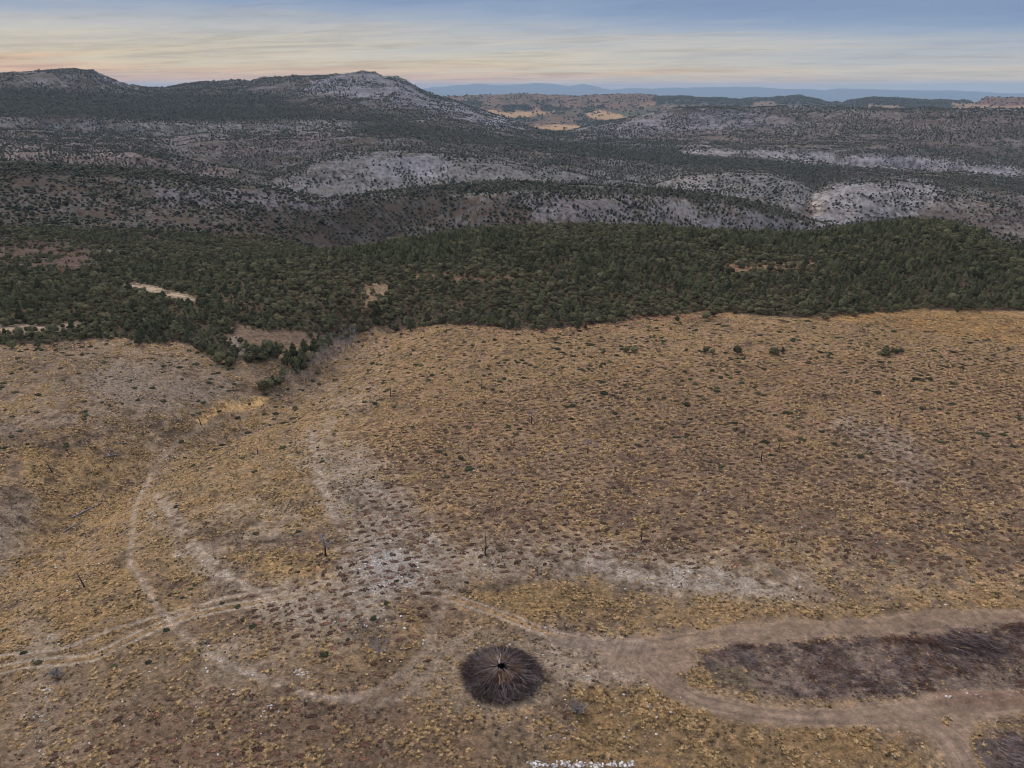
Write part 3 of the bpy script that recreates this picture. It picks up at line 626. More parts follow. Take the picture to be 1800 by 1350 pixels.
# ------------------------------------------------------------------ scattering (only for what nobody could count)
def scatter(name, P, rot, scl, pid, meshes, label, cat):
    me = bpy.data.meshes.new(name); me.vertices.add(len(P)); me.vertices.foreach_set('co', np.asarray(P, np.float32).ravel())
    for an, dat in (('rot', rot), ('scl', scl)):
        a = me.attributes.new(an, 'FLOAT_VECTOR', 'POINT'); a.data.foreach_set('vector', np.asarray(dat, np.float32).ravel())
    a = me.attributes.new('pid', 'INT', 'POINT'); a.data.foreach_set('value', np.asarray(pid, np.int32)); me.update()
    o = obj(name, me); tag(o, label, cat, kind='stuff')
    cl = bpy.data.collections.new(name+'_kinds')
    for i, m in enumerate(meshes):
        q = bpy.data.objects.new(name+'_kind_'+'abcdefgh'[i], m); cl.objects.link(q)
    ng = bpy.data.node_groups.new(name, 'GeometryNodeTree'); ng.interface.new_socket('Geometry', in_out='INPUT', socket_type='NodeSocketGeometry'); ng.interface.new_socket('Geometry', in_out='OUTPUT', socket_type='NodeSocketGeometry')
    nn = ng.nodes; gi = nn.new('NodeGroupInput'); go = nn.new('NodeGroupOutput'); ip = nn.new('GeometryNodeInstanceOnPoints'); ci = nn.new('GeometryNodeCollectionInfo')
    ci.inputs['Collection'].default_value = cl; ci.inputs['Separate Children'].default_value = True; ci.inputs['Reset Children'].default_value = True
    def att(n, t): a = nn.new('GeometryNodeInputNamedAttribute'); a.data_type = t; a.inputs['Name'].default_value = n; return a.outputs['Attribute']
    er = nn.new('FunctionNodeEulerToRotation'); lk = ng.links.new
    lk(gi.outputs[0], ip.inputs['Points']); lk(ci.outputs[0], ip.inputs['Instance']); ip.inputs['Pick Instance'].default_value = True
    lk(att('pid', 'INT'), ip.inputs['Instance Index']); lk(att('rot', 'FLOAT_VECTOR'), er.inputs[0]); lk(er.outputs[0], ip.inputs['Rotation']); lk(att('scl', 'FLOAT_VECTOR'), ip.inputs['Scale'])
    lk(ip.outputs[0], go.inputs[0]); md = o.modifiers.new('scatter', 'NODES'); md.node_group = ng; return o
def sample(n, r0, r1, a0=-.86, a1=.86):
    r = np.sqrt(rng.uniform(r0*r0, r1*r1, n)); a = rng.uniform(a0, a1, n); x = r*np.sin(a); y = r*np.cos(a); z = gz(x, y); u, v = proj(x, y, z)
    return x, y, z, u, v, r
def cidx(x, y):
    i, _ = colat(np.arctan2(x, y)); j = np.clip(np.searchsorted(RR, np.hypot(x, y))-1, 0, NR-1); return j, i
def zrot(n, tilt=.08): return np.stack([rng.normal(0, tilt, n), rng.normal(0, tilt, n), rng.uniform(0, 6.28, n)], 1)
# ------------------------------------------------------------------ the woods
def grow(r0, r1, spacing, n_cand, smean, margin=8):
    x, y, z, u, v, r = sample(n_cand, r0, r1)
    jj, ii = cidx(x, y); wet = -fz[jj, ii]*(.9 if r0 > 700 else 0)
    ok = (samp(T, u, v) > .04) & (rng.random(len(x)) < np.clip(samp(T, u, v)+(samp(T, u, v) < .93)*(fbm(x/(spacing*7), y/(spacing*7), 77, 3)*.8+wet), 0.0, 1)) & visible(x, y, z, margin) & (u > -260) & (u < 2060)
    x, y, z, r = x[ok], y[ok], z[ok], r[ok]
    # thin out trees that stand in each other
    key = {}; keep = []
    c = spacing
    for i in range(len(x)):
        k = (int(x[i]//c), int(y[i]//c))
        if all((x[j]-x[i])**2+(y[j]-y[i])**2 > (c*.82)**2 for dx in (-1, 0, 1) for dy in (-1, 0, 1) for j in key.get((k[0]+dx, k[1]+dy), ())):
            key.setdefault(k, []).append(i); keep.append(i)
    k = np.array(keep); s = smean*np.exp(rng.normal(0, .30, len(k)))
    return x[k], y[k], z[k], r[k], s
x, y, z, r, s = grow(270, 760, 2.45, 160000, 1.12)
order = np.argsort(r); x, y, z, r, s = (q[order] for q in (x, y, z, r, s))
pinew = fbm(x/70, y/70, 91, 2)
kind = np.where(rng.random(len(x)) < .30+pinew*1.2, 1, 0)
u, v = proj(x, y, z); infr = (u > -5) & (u < 1805)
first = np.nonzero(infr)[0][:250]; sel = np.zeros(len(x), bool); sel[first] = True
GT = 'trees along the front of the dark wood'
def tree(x, y, z, s, kind, label, group, cat='tree', name=None, hs=1.0):
    e = obj(name or ('pine_tree' if kind == 1 else 'oak_tree'), None, loc=(x, y, z), rot=(0, 0, rng.uniform(0, 6.28)), sc=(s, s, s*hs)); tag(e, label, cat, group)
    me = PINE[rng.integers(3)] if kind == 1 else OAK[rng.integers(4)]
    obj('crown', me, e, loc=(0, 0, -.12)); obj('trunk', TRK_[rng.integers(2)], e); return e
for i in first:
    if kind[i] == 1: tree(x[i], y[i], z[i], s[i], 1, 'tapering green pine in the packed front rows of the wood beyond the golden field', GT)
    else: tree(x[i], y[i], z[i], s[i], 0, 'round dark green oak in the packed front rows of the wood beyond the golden field', GT)
q = ~sel
scatter('forest', np.stack([x[q], y[q], z[q]-.2], 1), zrot(q.sum()), np.stack([s[q]*rng.uniform(.9, 1.15, q.sum()), s[q], s[q]*rng.uniform(.85, 1.2, q.sum())], 1),
        np.where(kind[q] == 1, 4+rng.integers(0, 3, q.sum()), rng.integers(0, 4, q.sum())), OAK+PINE, 'dense dark green wood of oaks and pines behind the golden field', 'forest')
FARM = [farcrown(60+i, 'oak').mesh('far_crown', [M_FAR]) for i in range(4)] + [farcrown(70+i, 'pine').mesh('far_crown', [M_FAR]) for i in range(3)] + [farcrown(80, 'oak').mesh('far_crown', [M_DRYL])]
acc = []
for (r0, r1, sp_, nc, sm) in ((760, 1400, 4.2, 105000, 1.65), (1400, 2300, 5.7, 140000, 1.85), (2300, 3400, 7.2, 200000, 2.3), (3400, 4900, 9.2, 270000, 2.95)):
    acc.append(grow(r0, r1, sp_, nc, sm, 10))
x, y, z, r, s = (np.concatenate([a[i] for a in acc]) for i in range(5)); n = len(x)
pd = np.where(rng.random(n) < .06, 7, np.where(fbm(x/300, y/300, 92, 2)+rng.normal(0, .3, n) > .05, 4+rng.integers(0, 3, n), rng.integers(0, 4, n)))
scatter('woodland', np.stack([x, y, z-.3], 1), zrot(n), np.stack([s, s, s*rng.uniform(.75, 1.2, n)], 1), pd, FARM, 'scattered dark trees and bushes over the limestone hills', 'woodland')
print('woodland', n)
# far dark copses in the valley and on the horizon hills
x, y, z, u, v, r = sample(60000, 5000, 9500, -.25, .75); j, i = cidx(x, y); dk = (C[j, i].mean(axis=1) < .085) & visible(x, y, z, 12); sparse = rng.random(len(x)) < .06
q = (dk | (sparse & visible(x, y, z, 12))); n = q.sum(); sf = rng.uniform(6, 11, n)
scatter('distant_wood', np.stack([x, y, z-.5], 1)[q], zrot(n), np.stack([sf, sf, sf*.8], 1), rng.integers(0, 7, n), FARM[:7], 'dark copses on the distant hills and round the pale valley fields', 'woodland')
# ------------------------------------------------------------------ lone trees
def lone(px, py, s, kind, label, group='lone trees on the open ground', hs=1.0):
    s *= 1.35
    p = at(px, py)
    if p: return tree(p[0], p[1], p[2]-.1, s, kind, label, group, hs=hs)
for a in ((1240,618,1.0,0,'bushy dark tree, left one of a pair standing on the golden field'), (1252,621,.8,0,'small dark tree, right one of a pair standing on the golden field'),
    (1297,622,1.35,0,'round dark tree standing alone between the pair and the tree with a bare companion'), (1361,623,1.3,0,'round dark tree on the golden field with a thin companion at its right'),
    (1376,620,.7,1,'thin sparse tree just right of a round dark tree on the golden field'), (1206,617,.5,0,'tiny dark bush tree left of the pair on the golden field'),
    (1101,619,.9,0,'dark bush tree, left half of a joined pair in mid field'), (1115,620,1.15,0,'dark bush tree, right half of a joined pair in mid field'), (1061,622,.7,1,'small thin tree left of the joined pair in mid field'),
    (1545,624,.75,0,'leftmost small tree of the clump on the right of the field'), (1556,621,1.1,0,'tall tree second in the clump on the right of the field'), (1560,626,.9,0,'front middle tree of the clump on the right of the field'),
    (1570,620,.9,0,'rear middle tree of the clump on the right of the field'), (1577,622,.7,0,'small tree second from the right in the clump of the field'), (1584,619,.8,0,'rightmost tree of the clump on the right of the field'),
    (695,582,1.5,0,'round dark tree at the left corner of the golden field, foremost at the wood'), (722,581,1.5,1,'bushy pine beside the foremost round tree at the field corner'), (1015,580,.9,1,'small tree stepping out of the wood edge above mid field'),
    (1029,579,.7,1,'smaller tree just right of the one stepping out of the wood edge'), (1190,564,.9,0,'small dark tree in front of the wood above the tree pair'), (1241,560,1.5,0,'round tree at the notch of the wood edge above the lone trees'),
    (1254,556,1.4,0,'dark tree behind the round one at the notch of the wood edge'), (1450,562,1.4,0,'round dark tree standing out from the wood edge right of centre'), (1503,556,1.0,0,'small round tree out of the wood edge toward the right'), (1681,549,1.0,1,'small tree on the bare rim at the far right wood edge'),
    (22,612,1.3,0,'dark tree at the far left end of the pale rim'), (68,611,1.3,1,'pine on the pale rim near the left side of the picture'), (245,606,1.5,1,'pine at the crest of the left hill by the pale rim'),
    (353,617,1.9,0,'large round tree where the left hill meets the gully'), (386,639,2.0,0,'round oak beside the big trees at the foot of the left hill'), (372,626,1.7,1,'pine close to the round oak at the foot of the left hill'), (407,642,1.6,0,'lower oak beside the pale stony strip in the gully'), (411,632,1.5,1,'dark pine above the lower oak by the pale stony strip'),
    (448,628,2.3,0,'large oak leading the island of trees in the gully'), (462,634,1.8,0,'front oak of the island of trees in the gully'), (440,636,1.8,0,'left front oak of the island of trees in the gully'), (477,625,1.8,1,'pine on the right of the island of trees in the gully'), (488,630,1.9,1,'rightmost pine of the island of trees in the gully'), (470,614,1.7,0,'rear oak of the island of trees in the gully'),
    (506,643,1.9,1,'tall leftmost conifer of the row in the gully'), (516,631,1.9,1,'pointed conifer second in the gully row'), (519,645,1.7,0,'dark oak below the pointed conifer of the gully row'), (530,640,1.8,1,'green pine in the middle of the gully row'), (536,624,1.9,1,'upright conifer behind the green pine of the gully row'), (545,636,1.8,0,'bushy tree in the upper gully row next to bare grey trees'),
    (553,622,1.9,1,'tall pine at the top of the gully row'), (566,616,1.8,1,'pine above the bare grey trees in the gully'), (578,610,1.8,1,'green pine near the upper end of the gully'), (523,657,1.3,1,'small pine below the gully row beside a bare tree'), (534,650,1.2,0,'small dark tree at the lower end of the gully row'), (499,663,1.4,1,'pale green pine standing at the lower gully'),
    (464,686,1.7,0,'dark tree at the left end of the lowest gully clump'), (471,681,1.8,0,'tallest dark tree of the lowest gully clump'), (480,680,1.3,1,'slender tree right of the lowest gully clump'), (492,676,1.5,0,'dark tree between the lowest clump and the bare white tree'), (560,657,.95,0,'small dark leaning tree alone on the slope right of the gully')):
    lone(*a, hs=1.15 if a[3] else 1.0)
# ------------------------------------------------------------------ dead trees
def deadtree(px, py, h, label, lean=(0, 0), branches=0, r0=.13, pale=False, spread=.35, fine=0, group='dead trees left standing on the burnt ground', start=.3):
    p = at(px, py)
    if not p: return
    h *= 1.35; r0 *= 1.5; e = tag(obj('dead_tree', None, loc=p), label, 'dead tree', group)
    mb = MB(); k = 7; ts = np.linspace(0, 1, k); wob = rng.normal(0, .012*h, (k, 2)); wob[0] = 0
    pts = np.stack([lean[0]*h*ts+wob[:, 0], lean[1]*h*ts+wob[:, 1], -.2+(h+.2)*ts], 1); rad = r0*(1-.82*ts)
    mb.tube(pts, rad, 6); m = M_DEAD if pale else M_CHAR; obj('trunk', mb.mesh('trunk', [m]), e)
    for b in range(branches):
        t = rng.uniform(start, .95); a = b*2.4+rng.uniform(0, 1); L0 = h*spread*(1.25-t)*rng.uniform(.7, 1.2); base = pts[0]+(pts[-1]-pts[0])*t
        mb = MB(); up = rng.uniform(.4, 1.0); d = np.array([math.cos(a), math.sin(a), up]); q = [base, base+d*L0*.5, base+d*L0*np.array([1, 1, 1.15])]
        mb.tube(q, [r0*.35, r0*.22, .018], 4)
        for _ in range(fine):
            tt = rng.uniform(.3, 1); o_ = base+d*L0*tt; dd = d+rng.normal(0, .6, 3); mb.tube([o_, o_+dd*L0*.35], [.045, .018], 3, cap=False)
        obj('branch', mb.mesh('branch', [M_DEAD if (pale or branches > 8) else M_CHAR]), e)
for a, k in (((854,976,4.2,'tall straight charred trunk standing above the track bend'), dict(branches=4, spread=.12)),
    ((354,747,2.6,'dark trunk leaning left beside the golden strip'), dict(lean=(-.22, 0), branches=2, spread=.12)), ((93,832,2.4,'short dark trunk leaning left on the far left slope'), dict(lean=(-.30, 0), branches=3, spread=.15)),
    ((149,1033,2.6,'dark trunk leaning left with bare twigs, low on the left slope'), dict(lean=(-.26, 0), branches=5, spread=.18, fine=2)), ((573,977,3.4,'pale crowned dead tree among yellow tufts left of the white stony patch'), dict(branches=16, fine=5, spread=.55, r0=.16, lean=(-.06, 0), start=.45)),
    ((453,797,1.7,'short dark stump on the pale hump at left'), dict(branches=2, spread=.12)), ((687,698,2.6,'thin dark trunk high on the left of the field'), dict(branches=2, spread=.1)), ((846,685,2.8,'thin grey trunk near the top of mid field'), dict(branches=5, spread=.15)),
    ((934,746,2.9,'bare tree with a broad twiggy top in mid field'), dict(branches=12, fine=4, spread=.5, start=.5)), ((1033,797,2.9,'wide twiggy bare tree in the centre of the field'), dict(branches=12, fine=4, spread=.55, start=.5)), ((694,823,2.7,'slim pale bare tree left of the biggest dark cushion shrub'), dict(branches=8, fine=2, spread=.25, pale=True)),
    ((1127,950,2.4,'thin charred pole in the planted rows above the pale band'), dict(branches=5, spread=.15)), ((1580,733,2.1,'leaning dark stub on the right of the field'), dict(lean=(.12, 0), branches=2, spread=.12)), ((1338,809,2.0,'small dark pole in the planted rows right of centre'), dict(branches=3, spread=.12)),
    ((1494,914,2.0,'greyish twiggy stem in the planted rows at right'), dict(branches=8, fine=2, spread=.35, pale=True)), ((1657,640,3.0,'thin pale stem high on the right of the field'), dict(branches=3, spread=.12, pale=True)), ((1142,690,2.6,'thin bare stem in the upper middle of the field'), dict(branches=3, spread=.12, pale=True)),
    ((667,1157,2.8,'pale bare tree with fine twigs left of the round branch pile'), dict(branches=15, fine=5, spread=.6, pale=True, r0=.10, start=.3)), ((1369,790,1.4,'tiny bare stem in the right middle of the field'), dict(branches=3, spread=.2))):
    deadtree(*a, **k)
for i, (u_, v_) in enumerate(((543,672),(528,672),(506,678),(552,640),(561,634),(570,637),(580,640),(590,626),(600,618),(608,612),(615,606),(622,600),(586,612),(598,604),(573,622),(612,620),(560,645),(548,652),(604,594),(617,592),(625,596),(594,616),(582,602),(566,628),(576,632),(606,626),(618,610))):
    deadtree(u_, v_, rng.uniform(3.0, 4.2), ('bare grey tree alone at the lower end of the gully' if i == 0 else 'thin bare grey tree beside the big bare one in the gully' if i == 1 else 'whitish bare tree by the lowest dark clump in the gully' if i == 2 else 'slender leafless grey tree in the thicket up the gully'),
             branches=13, fine=5, spread=.36, pale=True, r0=.10, group='leafless grey trees in the gully')
def bush_bare(px, py, s, label):
    p = at(px, py); e = tag(obj('bare_bush', None, loc=p), label, 'bush', 'leafless bushes')
    for b in range(26):
        a = b*2.4; t = rng.uniform(.15, 1.1); d = np.array([math.cos(a)*math.sin(t), math.sin(a)*math.sin(t), math.cos(t)])*s*rng.uniform(.7, 1.1); mb = MB()
        mid = d*.5+rng.normal(0, .06*s, 3); mb.tube([(0, 0, -.05), mid, d], [.10, .075, .035], 4)
        for _ in range(5):
            o_ = mid+(d-mid)*rng.uniform(0, 1); mb.tube([o_, o_+d*.3+rng.normal(0, .16*s, 3)], [.05, .02], 3, cap=False)
        obj('branch', mb.mesh('branch', [M_DEAD]), e)
bush_bare(1014, 1252, 2.0, 'large bleached leafless bush right of the round branch pile')
bush_bare(100, 1188, 1.3, 'faint grey leafless bush beside the white stones at lower left')
# ------------------------------------------------------------------ fallen logs
def log(p1, p2, r0, label):
    a = np.array(at(*p1)); b_ = np.array(at(*p2)); m = (a+b_)/2; mb = MB(); ts = np.linspace(0, 1, 9)
    pts = [a-m+(b_-a)*t+np.array([0, 0, r0*.8])+rng.normal(0, .05, 3) for t in ts]; mb.tube(pts, [r0*(1-.6*t) for t in ts], 7)
    e = tag(obj('fallen_log', None, loc=m), label, 'log', 'fallen tree trunks on the left slope'); obj('trunk', mb.mesh('trunk', [M_LOG]), e)
    for t in (.45, .6, .75, .85):
        o_ = a-m+(b_-a)*t; mb = MB(); mb.tube([o_+(0, 0, r0), o_+(rng.normal(0, .3), rng.normal(0, .3), r0+.5)], [.05, .02], 4); obj('branch_stub', mb.mesh('branch_stub', [M_LOG]), e)
log((127,911), (180,884), .24, 'longest weathered grey log lying on the left slope'); log((112,936), (148,914), .20, 'grey log lying just below the longest one on the left slope')
log((183,803), (214,799), .18, 'thin pale log lying in golden grass, nearer one of two'); log((198,778), (228,781), .16, 'thin pale log lying in golden grass, farther one of two')
# ------------------------------------------------------------------ low cushion shrubs
SH = [(200,1172,1.0),(260,1164,.9),(68,1165,1.0),(40,1148,1.1),(10,1109,.9),(292,1107,1.0),(390,1061,.9),(418,1067,.9),(428,1090,.8),(443,1101,1.1),(343,1029,.8),(335,1036,.7),(320,1051,.8),(275,1055,.6),(232,1065,.8),(184,1025,.7),(197,1055,.6),(247,1054,.5),(570,1152,1.2),
      (657,1088,.9),(678,1060,1.0),(697,1022,.8),(612,1124,.7),(351,1143,.8),(310,891,1.0),(450,938,1.0),(448,830,1.2),(320,776,1.4),(500,745,1.9),(465,729,1.3),(435,761,1.3),(443,751,.8),(510,779,1.0),(590,758,1.0),(590,668,1.2),(825,824,2.2),(785,839,1.3),(655,839,.8),(821,1024,.8),(817,1040,.7),(1062,692,2.2),(1006,714,1.7),(918,722,1.2),
      (1005,737,1.2),(1345,778,1.8),(1472,801,1.2),(1512,801,1.4),(1488,803,1.0),(1205,712,1.8),(172,967,.7),(152,967,.6),(103,891,.6),(278,984,.7),(308,987,.6),(523,935,.8),(525,1006,.7),(1043,1060,.6),(1008,1055,.6),(1210,1062,.6),(26,690,1.6),(150,723,1.0),(243,703,1.2),(20,768,1.0),(526,685,1.0),(497,716,1.2),(540,727,1.0),(558,787,.7),(526,834,.8),(690,667,1.4),(752,668,1.2),
      (658,710,1.6),(693,716,1.2),(1361,730,1.2),(1205,768,1.2),(1213,737,1.2),(1085,700,1.4),(1123,703,1.2),(1140,702,1.2),(1540,690,1.6),(1610,667,1.8),(1635,667,1.6),(1780,785,1.5),(1765,765,1.4),(1733,778,1.0),(1790,735,1.4),(1285,665,1.4),(1260,688,1.6),(1510,1228,.7),(1060,640,1.8),(870,598,2.0),(1040,607,2.2),(980,614,1.8),(760,660,1.6),(1570,668,1.6),(1572,583,2.4),(1420,565,2.0)]
GS = 'low dark green cushion shrubs'
NM = lambda px, py: ('left slope' if px < 420 else 'stony ground' if px < 760 else 'golden field') 
SL = {825: 'biggest dark cushion shrub, in mid field', 1062: 'wide dark cushion shrub near the top of mid field', 200: 'round dark shrub above the rutted track end at lower left', 500: 'broad flat shrub on the pale hump at left', 570: 'dark shrub on the pale slope left of the branch pile', 320: 'flat shrub beside the golden strip at left'}
def shrub(x, y, z, s, lab):
    e = obj('cushion_shrub', LOW[rng.integers(4)], loc=(x, y, z-.03), rot=(0, 0, rng.uniform(0, 6.28)), sc=(s*rng.uniform(.85, 1.3), s, s*rng.uniform(.7, 1.0))); tag(e, lab, 'shrub', GS)
for (a, b_, s) in SH:
    p = at(a, b_)
    if p: shrub(*p, s*.85, SL.get(a, 'low dark green cushion shrub on the open %s' % NM(a, b_)))
x, y, z, u, v, r = sample(6000, 150, 345); up_ = (v < 830) & (v > 560) & (u > -10) & (u < 1810) & (samp(below.astype(np.float32), u, v) > .9)
wt = np.clip((900-v)/330, 0, 1)*(.4+(fbm(x/30, y/30, 95, 2) > .05)*.6); k = np.nonzero(up_ & (rng.random(len(x)) < wt*.75))[0]; order = k[np.argsort(r[k])]
for i in order[:200]: shrub(x[i], y[i], z[i], rng.uniform(.35, 1.25), 'low dark green cushion shrub scattered over the upper field')
k = order[200:]; n = len(k); s = rng.uniform(.35, 1.3, n)
scatter('low_scrub', np.stack([x, y, z], 1)[k], zrot(n), np.stack([s*1.2, s, s*.8], 1), rng.integers(0, 4, n), LOW, 'tiny dark scrub dotted over the far field', 'scrub')
# ------------------------------------------------------------------ hoed planting patches in rows
def pit(seed):
    r = np.random.default_rng(seed); mb = MB(); iv, fi = ico(1)
    for i in range(58):
        a = r.random()*6.28; d = r.random()**.4*(1+.3*math.sin(a*2+seed)); c = np.array([math.cos(a)*d*.62, math.sin(a)*d*.44, .03+.10*max(d-.3, 0)*r.random()]); q = r.uniform(.03, .105)
        mb.add(c+iv*q*(1+.3*r.standard_normal((len(iv), 1)))*(1, 1, .7), fi)
    n = 14; t = np.arange(n)/n*6.28; rr = 1+.22*r.standard_normal(n); mb.add([(math.cos(q)*.40*k, math.sin(q)*.28*k, .035) for q, k in zip(t, rr)]+[(0, 0, .05)], [(i, (i+1) % n, n) for i in range(n)])
    return mb.mesh('soil_patch', [M_PIT])
PITS = [pit(i) for i in range(5)]
PM = np.zeros((RH, RW), np.float32)
for p, val in (([(640,760),(760,740),(1000,660),(1300,620),(1850,600),(1850,1050),(1700,1010),(1500,1000),(1400,985),(1100,985),(860,1000),(760,1010),(690,1040),(600,1010),(590,960),(640,900),(660,840)], 1), ([(700,900),(1850,840),(1850,1040),(1500,1000),(1200,990),(900,990),(720,1000)], 1),
               ([(540,960),(760,960),(800,1120),(700,1170),(560,1150),(430,1140),(420,1060)], .95), ([(250,1250),(420,1200),(620,1230),(700,1330),(640,1400),(60,1400),(100,1290)], .8), ([(640,1140),(740,1120),(700,1200),(640,1200)], .6),
               ([(640,580),(1850,560),(1850,640),(1300,640),(1000,680),(700,720),(600,680)], .3)):
    m = blur(poly(p), 6); PM = np.maximum(PM, m*val)
th = R(24); gxs, gys = np.meshgrid(np.arange(-330, 520, 2.75), np.arange(-160, 560, 2.35))
lx = (gxs*math.cos(th)-gys*math.sin(th)+rng.normal(0, .28, gxs.shape)+.8*np.sin(gys/17)).ravel(); ly = (gxs*math.sin(th)+gys*math.cos(th)+rng.normal(0, .28, gxs.shape)+1.0*np.sin(gxs/23)).ravel()
ok = (ly > 40) & (np.hypot(lx, ly) < 375) & (np.abs(lx) < ly*1.4); lx, ly = lx[ok], ly[ok]; lz = gz(lx, ly); u, v = proj(lx, ly, lz); j, i = cidx(lx, ly)
ok = (rng.random(len(lx)) < samp(PM, u, v)*.98*np.clip(1.25+fbm(lx/14, ly/14, 44, 2)*1.2, .1, 1)) & (PATH[j, i] < .25) & (u > -450) & (u < 2250) & (v < 1480); lx, ly, lz, u = lx[ok], ly[ok], lz[ok], u[ok]; r = np.hypot(lx, ly); o_ = np.argsort(r)
inn = [k for k in o_ if 0 < u[k] < 1800][:280]; rest = np.ones(len(lx), bool); rest[inn] = False
for k in inn:
    s = rng.uniform(.8, 1.4); e = obj('soil_patch', PITS[rng.integers(5)], loc=(lx[k], ly[k], lz[k]), rot=(0, 0, rng.normal(.3, .35)), sc=(s, s, s)); tag(e, 'small patch of dug brown soil on the stony ground near the tracks', 'soil patch', 'hoed planting patches')
n = rest.sum(); s = rng.uniform(.85, 1.35, n); rz = np.zeros((n, 3)); rz[:, 2] = rng.normal(.3, .4, n)
scatter('planting_soil', np.stack([lx, ly, lz], 1)[rest], rz, np.stack([s]*3, 1), rng.integers(0, 5, n), PITS, 'rows of dug reddish brown planting patches across the golden field', 'soil')
# ------------------------------------------------------------------ grass tufts and stones
pcell = set(); ids_ = lambda a, b_: (np.floor(a/.5).astype(np.int64)+5000)*100000+np.floor(b_/.5).astype(np.int64)+5000
pid_ = np.unique(np.concatenate([ids_(lx+dx*.5, ly+dy*.5) for dx in (-1, 0, 1) for dy in (-1, 0, 1)]))
in_pit = lambda a, b_: np.isin(ids_(a, b_), pid_)
def tuft(seed, m, hgt=.36):
    r = np.random.default_rng(seed); mb = MB()
    for i in range(34):
        a = r.random()*6.28; d = r.random()*.22; b0 = np.array([math.cos(a)*d, math.sin(a)*d, -.02]); t = np.array([math.cos(a)*(d+.38*r.random()), math.sin(a)*(d+.38*r.random()), hgt*r.uniform(.4, 1)]); s_ = np.array([-math.sin(a), math.cos(a), 0])*.05
        mb.add([b0-s_, b0+s_, t], [(0, 1, 2)])
    return mb.mesh('tuft', [m])
TUF = [tuft(i, M_GRS) for i in range(3)] + [tuft(5+i, M_GRS2) for i in range(2)] + [tuft(8, M_GRS3, .28)]
x, y, z, u, v, r = sample(1250000, 55, 385, -.97, .97); j, i = cidx(x, y); c_ = C[j, i]; yel = np.clip((YEL[j, i]-1.6)*1.1, .10, 1)
clump = fbm(x/2.6, y/2.6, 97, 3); q = (rng.random(len(x)) < yel*np.clip(.20+clump*1.9, 0.04, .85)*(1-ROCKY[j, i]*.6)) & (PATH[j, i] < .35) & ~in_pit(x, y) & (samp(below.astype(np.float32), u, v) > .5) & (u > -450) & (u < 2250); n = q.sum(); print('tufts', n)
s = rng.uniform(.35, .95, n)*(1+np.clip(clump[q], 0, 1)*.5); scatter('dry_grass', np.stack([x, y, z], 1)[q], zrot(n, .15), np.stack([s, s, s*rng.uniform(.6, 1.1, n)], 1), rng.choice(6, n, p=[.19,.19,.18,.14,.13,.17]), TUF, 'golden dry grass tufts over the open ground', 'grass')
x, y, z, u, v, r = sample(340000, 55, 385, -.97, .97); j, i = cidx(x, y); q = (rng.random(len(x)) < np.clip(.20+fbm(x/5, y/5, 99, 3)*1.2, .03, .8)*(.5+.5*sstep(110, 200, r))) & (PATH[j, i] < .2) & (samp(below.astype(np.float32), u, v) > .5) & (u > -450) & (u < 2250); n = q.sum(); print('herbs', n)
s = rng.uniform(.3, 1.05, n); scatter('withered_scrub', np.stack([x, y, z], 1)[q], zrot(n, .15), np.stack([s*1.1, s, s*.7], 1), rng.integers(0, 3, n), [tuft(11, M_GRS3, .26), tuft(12, M_GRS3, .2), tuft(13, M_GRS3, .3)], 'dark withered herbs and heather between the grass tufts', 'scrub')
def stone(seed, m):
    r = np.random.default_rng(seed); mb = MB(); iv, fi = ico(1); mb.add(iv*(1+.22*r.standard_normal((len(iv), 1)))*(1, r.uniform(.6, .9), r.uniform(.35, .6)), fi); return mb.mesh('stone', [m])
STN = [stone(i, M_STN) for i in range(4)] + [stone(9, M_STN2)]
x, y, z, u, v, r = sample(700000, 55, 345, -.97, .97); j, i = cidx(x, y); q = (rng.random(len(x)) < np.clip(ROCKY[j, i]*1.5+.03, 0, 1)*np.clip(.5+fbm(x/4, y/4, 98, 3)*2, .02, 1)) & (TRK[j, i] < .3) & (samp(below.astype(np.float32), u, v) > .5) & (samp(blur(poly(CHIP), 3), u, v) < .2); n = q.sum(); print('stones', n)
s = np.minimum(np.exp(rng.normal(-2.05, .4, n)), .30); scatter('gravel', np.stack([x, y, z], 1)[q], zrot(n, .4), np.stack([s]*3, 1), rng.choice(5, n, p=[.24,.24,.24,.23,.05]), STN, 'pale limestone rubble strewn over the ground', 'gravel')
GRK = 'white limestone rocks'
for cx_, cy_, sx_, sy_, nn_, lab in ((533,1182,14,5,16,'white rock in the bright cluster left of the branch pile'), (92,1125,9,12,12,'white rock in the cluster above the rutted track at lower left'), (80,1215,8,28,20,'white rock in the stony line running down the lower left corner'), (62,1258,22,12,14,'white rock low in the lower left corner'),
    (75,1322,10,16,8,'white rock at the bottom of the lower left corner'), (362,1180,4,10,5,'pale slab on the slope below the footpath'), (415,1220,10,6,5,'pale slab among brown soil patches'), (470,1250,18,14,12,'white stone in the loose cluster below the footpath'), (1150,1225,60,20,14,'white stone in the brown grass right of the bleached bush'),
    (650,1095,40,14,16,'white stone among soil patches left of the branch pile'), (700,1000,60,30,22,'pale stone on the whitish stony patch'), (1020,1344,78,5,130,'pale stone on the heap at the bottom edge'), (1700,1225,60,5,8,'white stone along the verge of the reddish track'), (270,835,12,12,12,'pale stone on the bare patch at the head of the footpath'), (300,800,20,16,12,'pale stone beside the shrub near the golden strip')):
    for _ in range(nn_):
        p = at(cx_+rng.normal(0, sx_*.6) if nn_ < 50 else cx_+rng.uniform(-sx_, sx_)*1.2, cy_+rng.normal(0, sy_*.6))
        if p: s = rng.uniform(.12, .34); e = obj('rock', STN[4 if (rng.random() < .7 and nn_ < 50) else rng.integers(4)], loc=p, rot=(0, 0, rng.uniform(0, 6)), sc=(s, s, s)); tag(e, lab, 'rock', GRK)
